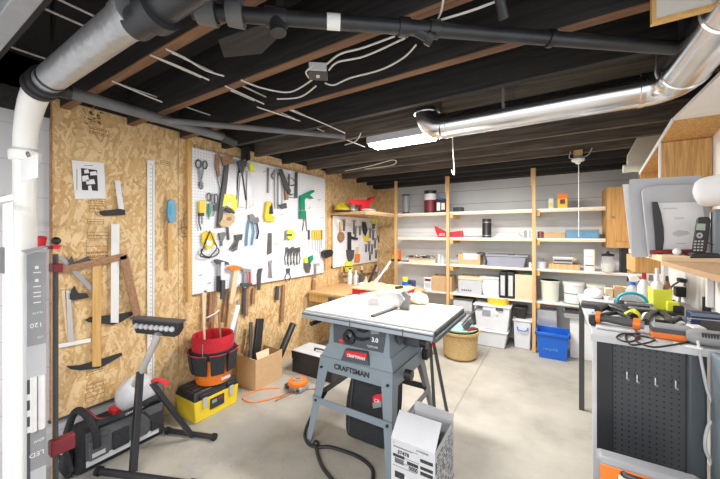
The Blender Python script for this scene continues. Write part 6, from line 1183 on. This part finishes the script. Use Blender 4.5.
bottle('brown_bottle', 'brown bottle at the right side of the yellow caddy', 667, 276, 2.79, BZ+.005, .024, 'brown', 'dgrey')
bottle('clear_bottle', 'clear bottle with a red cap left of the yellow caddy', 644, 273, 2.95, BZ, .035, 'tubw', 'red', .2)
bottle('clear_bottle', 'clear bottle with a grey cap just behind the yellow caddy', 651, 275, 3.02, BZ, .035, 'tubw', 'grey', .2)
t, q, zt = bottle('spray_bottle', 'clear spray bottle with a white and blue trigger head on the workbench', 633, 282, 3.0, BZ, .042, 'glass', 'blue', .14)
m = MB(); m.plate([(627, 275.5), (636, 275), (640, 279), (637, 281), (633, 281.5), (629, 281), (628.5, 278.5)], Y=2.99, th=.03); m.build('trigger_head', 'white', t, bev=.004); m = MB(); m.plate([(626.5, 276), (629, 277), (628, 281.5), (626.5, 281)], Y=2.985, th=.015); m.build('trigger', 'navy', t)
bottle('glue_bottle', 'small white bottle standing in front of the pale boxes', 607, 295, 3.05, BZ, .022, 'paper', 'red', .2)
for i, (a_, b_, top, Y, mt) in enumerate(((605, 614, 288.5, 3.12, 'card2'), (614, 624, 286.5, 3.12, 'card'), (623, 634, 287.5, 3.13, 'card2'))):
    x0, x1 = fb(a_, b_, Y); o = MB().box(x0, x1-.004, Y, Y+.06, BZ, zz((a_+b_)/2, top, Y)).build('small_carton', mt, bev=.003); settag(o, ('left pale carton at the back of the workbench', 'brown carton in the middle at the back of the workbench', 'right pale carton beside the spray bottle')[i], 'box')
# white cloth on the far left corner
m = MB(); q = P(589, 296, Z=BZ); m.ball((q.x+.03, q.y, BZ+.02), .075, (.9, 1.6, .6), 16, .04); o = m.build('white_cloth', 'paper', sub=1); settag(o, 'white folded cloth draped over the far left corner of the workbench', 'cloth')
# goggles, chargers, boxes at the right
o = MB().tube(arc([P(x, y, Z=BZ+.05) for x, y in ((646, 322), (650, 315), (660, 313), (668, 318), (666, 323), (655, 322))], 5), .017, 10).build('ear_muffs', 'black'); settag(o, 'black rounded headset behind the orange tool box', 'headset')
q = P(648, 318, Z=BZ+.03); o = MB().ball((q.x, q.y, BZ+.035), .028, (1, .8, 1)).build('clear_lens', 'tubw'); settag(o, 'milky rounded lens beside the black headset', 'lens')
o = MB().tube(arc([P(x, y, Z=BZ+.03) for x, y in ((671, 322), (680, 318), (688, 321), (690, 326))], 5), .015, 10).build('safety_glasses', 'dgrey'); settag(o, 'dark smoked glasses right of the black headset', 'glasses')
sbox('power_adapter', 'small black block tool in front of the wall outlet', 'adapter', 679, 316, .05, .05, .06, 'black')
t, c = sbox('product_package', 'blue and black packaged item with white lettering at the right of the workbench', 'package', 706, 334, .12, .05, .105, 'navy', 6, [('label_top', 'bgrey', (-.98, .98, -1.05, -.98, .80, .97), .001), ('window', 'dgrey', (-.4, .95, -1.08, -.98, .15, .7), .002), ('strap', 'alum', (-1, 1, -1.15, -1.0, .66, .70), .001)])
text('lettering', 'ONE', .022, (c.x-.055, c.y-.032, BZ+.03), (0, 0, 1), (-1, 0, 0), 'paper', t)
sbox('hook_bracket', 'black upright bracket with a round hole standing behind the blue package', 'bracket', 707, 316, .035, .02, .115, 'black', 0, [('hole', 'paper', (-.35, .35, -1.1, 1.1, .55, .75), .004)])
q = P(690, 345, Z=BZ); t = thing('rotary_tool', (.50, 2.0, BZ), 'grey rounded power tool with black vents at the front right of the workbench', 'power tool')
a = Vector((P(696, 338, Z=BZ+.04).x, 2.01, BZ+.036)); b = a+Vector((.16, -.01, -.0)); MB().tube([a+Vector((-.02, 0, 0)), a, a+(b-a)*.3, b], .03, 20, radii=[.022, .032, .035, .035]).build('body', 'grey', t)
for k in range(8): p = a+Vector((.022+k*.009, -.028, .014)); MB().box(p.x, p.x+.004, p.y-.012, p.y, p.z-.006, p.z+.014).build('vent', 'black', t)
MB().tube(arc([a+Vector((.01, -.03, -.01)), Vector((a.x+.012, BY-.02, .86)), Vector((a.x+.03, BY-.025, .74)), Vector((a.x+.055, BY-.03, .65)), Vector((a.x+.03, BY-.03, .60)), Vector((a.x+.02, BY-.03, .50)), Vector((a.x+.05, BY-.03, .40)), Vector((a.x+.03, BY-.035, .28)), Vector((a.x+.03, BY-.03, .1))], 6), .006, 8).build('cord', 'lgrey', t)
q = P(692, 348, Z=BZ); o = MB().box(q.x-.06, q.x+.03, q.y, q.y+.05, BZ, BZ+.002, R=rotz(-18), c=(q.x, q.y, BZ)).build('paper_slip', 'paper'); settag(o, 'slip of white paper on the bench edge under the grey power tool', 'paper')
# outlet on the right wall
q = P(686, 290, X=XR)
t = thing('power_outlet', (XR, q.y, q.z-.06), 'white outlet with two black plugs on the white wall under the shelf', 'outlet')
MB().box(XR-.006, XR-.001, q.y-.04, q.y+.04, q.z-.07, q.z+.07).build('cover_plate', 'paper', t, bev=.002)
MB().box(XR-.045, XR-.006, q.y-.05, q.y+.03, q.z+.055, q.z+.085).build('plug', 'black', t, bev=.008); MB().box(XR-.06, XR-.006, q.y-.035, q.y+.035, q.z-.05, q.z+.02).build('adapter', 'black', t, bev=.005)
for k in (.25, .6): MB().box(XR-.0075, XR-.006, q.y-.02, q.y+.02, q.z+.025+k*.02, q.z+.028+k*.02).build('socket_slot', 'dgrey', t)
o = MB().tube(arc([(XR-.03, q.y+.01, q.z+.06), (XR-.05, q.y+.12, q.z+.0), (XR-.05, q.y+.15, q.z-.06), (XR-.06, q.y+.06, q.z-.14), (XR-.06, q.y+.02, BZ+.01)], 6), .006, 8).build('plug_cord', 'black'); settag(o, 'black cord curving down from the wall outlet to the bench', 'cord')
for k in range(2): o = MB().tube(arc([(XR-.03, q.y-.01+.03*k, q.z-.05), (XR-.035, q.y+.0+.03*k, q.z-.12), (XR-.05, q.y-.02+.05*k, BZ+.006)], 5), .003, 6).build('adapter_cord', 'dgrey'); settag(o, ('first', 'second')[k]+' thin grey lead hanging below the black adapter', 'cord')
# ---- right shelf with papers, phone, paper roll
XL = .415
t = thing('desk_shelf', (.6, 2.0, 1.28), 'particle board shelf fixed to the right wall above the workbench', 'shelf')
MB().box(XL, XR-.003, 1.0, 1.975, 1.274, 1.294).build('near_board', 'tan', t, bev=.001); MB().box(XL+.0, XR-.003, 1.976, 2.75, 1.290, 1.318).build('far_board', 'shelfw', t, bev=.001)
for y in (2.2, 2.7): MB().box(XR-.03, XR-.003, y, y+.03, .98, 1.29).build('shelf_standard', 'white', t)
q = P(666, 280, Y=2.86); MB().box(q.x-.012, q.x+.012, 2.86, 2.88, .935, 1.29).build('upright', 'white', t)
SZ = 1.318
def sheet(name, label, pts, Y, th, mt, parts=()):
    c = P(pts[0][0], pts[-1][1], Y=Y); m = MB().plate(pts, Y=Y, th=th)
    if not parts: o = m.build(name, mt); settag(o, label, 'folder'); return o
    t = thing(name, tuple(c), label, 'folder'); m.build('sheet', mt, t)
    for pn, pm, pp in parts: MB().plate(pp, Y=Y-th, th=.0008).build(pn, pm, t)
    return t
YP = 2.16
sheet('paper_sheet', 'leftmost white sheet of the papers standing on the right shelf', [(622.5, 184.5), (652, 183), (660, 256), (631, 257)], YP+.05, .004, 'paper')
sheet('paper_sheet', 'largest white sheet standing behind the black-edged folder', [(629.5, 179.5), (701, 175.5), (709, 210), (712, 255), (640, 257), (632, 256)], YP+.03, .004, 'pbox')
m = MB(); m.prism([P(a_, b_, Y=YP) for a_, b_ in ((641, 192), (644, 188), (658, 185.5), (700, 184), (708, 210), (710, 255), (656, 257), (648, 257))], (0, -.012, 0)); o = m.build('plastic_folder', 'pbox', bev=.004); settag(o, 'white rounded-corner folder in the middle of the papers on the right shelf', 'folder')
t = sheet('printed_sheet', 'front white printed sheet beside the phone', [(658, 203), (702, 202), (710, 255), (664, 256.5)], YP-.02, .004, 'paper', [('print', 'lgrey', [(663, 208), (677, 207.7), (677.3, 209), (663.2, 209.3)]), ('print', 'lgrey', [(674, 217.5), (684, 217.3), (684.2, 219), (674.2, 219.2)]), ('print', 'lgrey', [(672, 233), (678, 230), (688, 231), (690, 234), (680, 236.5), (674, 236)]), ('print', 'lgrey', [(676, 243), (686, 243), (686, 244), (676, 244)])])
m = MB(); m.prism([P(a_, b_, Y=YP-.03) for a_, b_ in ((651, 202), (657, 202), (660.5, 213), (663, 228), (663.3, 240), (661.5, 256.5), (655.5, 256.5), (654, 230))], (0, -.014, 0)); o = m.build('book_end', 'black', bev=.003); settag(o, 'dark blue-black curved bookend holding the papers', 'bookend')
q = P(650, 257, Y=YP-.06); o = MB().tube(arc([(q.x, YP-.06, SZ+.008), (q.x+.05, YP-.07, SZ+.014), (q.x+.12, YP-.06, SZ+.016), (q.x+.19, YP-.05, SZ+.018)], 5), .011, 10).build('eyeglass_case', 'dkred'); settag(o, 'long dark red case lying in front of the papers', 'case')
q = P(677, 254, Y=YP-.11); o = MB().ball((q.x, YP-.11, SZ+.016), .016).build('small_ball', 'paper'); settag(o, 'small white round object beside the phone base', 'knob')
# phone
PY = 2.03
q = P(697, 257, Y=PY)
t = thing('cordless_phone', (q.x, PY, SZ), 'black cordless phone standing in its base on the right shelf', 'phone')
MB().plate([(683, 257), (685, 253.5), (690, 252), (711, 252.5), (713, 257)], Y=PY+.03, th=.09).build('base', 'black', t, bev=.004)
hs = MB().plate([(696, 218.5), (699, 217.2), (706, 217.2), (708.3, 218.5), (709, 221), (705, 250), (702.5, 253.5), (693.5, 253), (691.5, 250), (692, 245)], Y=PY, th=.024).build('handset', 'black', t, bev=.005)
MB().plate([(697, 223.5), (705.6, 223.8), (705, 230.5), (696, 230)], Y=PY-.0235, th=.0012).build('display', 'lcd', hs)
MB().plate(ring(699.5, 235.5, 3.2, 2.9, 14)[:-1], Y=PY-.0235, th=.002).build('control_ring', 'steel', hs); MB().plate(ring(699.5, 235.5, 1.3, 1.2, 10)[:-1], Y=PY-.0255, th=.0012).build('centre_key', 'dgrey', hs)
for r_ in range(4):
    for c_ in range(3): x, y = 694.6+c_*3.4-r_*.35, 240.5+r_*3.0; MB().plate([(x, y), (x+2.1, y), (x+2, y+1.5), (x-.1, y+1.5)], Y=PY-.0235, th=.0016).build('key', 'lgrey', hs)
m = MB().tube(arc([P(705, 241, Y=PY+.02), P(713, 245, Y=PY+.04), P(722, 248, Y=PY+.04)], 4), .002, 6); o = m.build('phone_cord', 'black'); settag(o, 'thin black cord behind the cordless phone', 'cord')
# paper roll at the right edge
a = P(703, 193, Y=1.92); t = thing('paper_roll', tuple(a-Vector((0, 0, .1))), 'thick white paper roll at the right edge above the phone', 'paper roll')
a = Vector((P(705, 196, Y=1.97).x-.0, 1.97, 1.60)); b = a+Vector((.26, -.16, .03)); ax = (b-a).normalized()
MB().lathe([(0, -.012), (.03, -.010), (.052, 0), (.062, .014), (.066, .04), (.066, .32), (0, .32)], a-ax*.02, 32, ax).build('roll', 'paper', t)
o = MB().box(P(711.5, 235, Y=2.12).x, P(714, 235, Y=2.12).x, 2.10, 2.13, SZ, 1.52).build('steel_upright', 'blackm'); settag(o, 'narrow dark upright below the paper roll', 'upright')
o = MB().box(P(714, 235, Y=2.06).x, .79, 2.05, 2.08, SZ, 1.53).build('grey_board', 'bgrey', bev=.003); settag(o, 'blue-grey panel edge right of the cordless phone', 'panel')
t = thing('framed_picture', (.79, 2.3, 1.72), 'white framed grey picture on the right wall beside the oak shelf', 'frame')
MB().box(XR-.02, XR-.002, 2.05, 2.62, 1.55, 1.93).build('frame', 'white', t, bev=.004); MB().box(XR-.022, XR-.0195, 2.09, 2.55, 1.59, 1.87).build('picture', 'lgrey', t)
# ---------------------------------------------------------------- light and camera
w = bpy.data.worlds.new('world'); SC.world = w; w.use_nodes = True
w.node_tree.nodes['Background'].inputs[0].default_value = (.93, .96, 1, 1); w.node_tree.nodes['Background'].inputs[1].default_value = 1.45
def area(name, loc, size, power, rot=(0, 0, 0), col=(1, .97, .93)):
    L = bpy.data.lights.new(name, 'AREA'); L.shape = 'RECTANGLE'; L.size, L.size_y = size; L.energy = power; L.color = col
    o = bpy.data.objects.new(name, L); o.location = loc; o.rotation_euler = rot; COL.objects.link(o); return o
area('fluorescent_light', (-1.02, 2.29, 2.105), (.5, .16), 30)
area('fill_light_front', (-.3, -.45, 2.12), (1.2, .2), 33)  # added fill light at the nearer unseen lamp
area('fill_light_rear', (-.9, -1.4, 2.12), (1.2, .2), 55)  # added fill light at the farther unseen lamp
area('fill_light_shelves', (-.8, 3.2, 2.15), (1.2, .12), 45)  # added light without a fixture, brightens the back shelves
cam = bpy.data.cameras.new('camera'); co = bpy.data.objects.new('camera', cam); COL.objects.link(co)
co.location = (0, 0, CH); co.rotation_euler = (math.radians(90), 0, YAW); cam.sensor_width = 36; cam.sensor_fit = 'HORIZONTAL'
cam.lens = F/720*36; cam.shift_y = -(239.5-H0)/720; cam.clip_start = .02
SC.camera = co
vs = SC.view_settings; vs.view_transform = 'Standard'; vs.look = 'None'; vs.gamma = 1; vs.use_curve_mapping = False; vs.exposure = .38
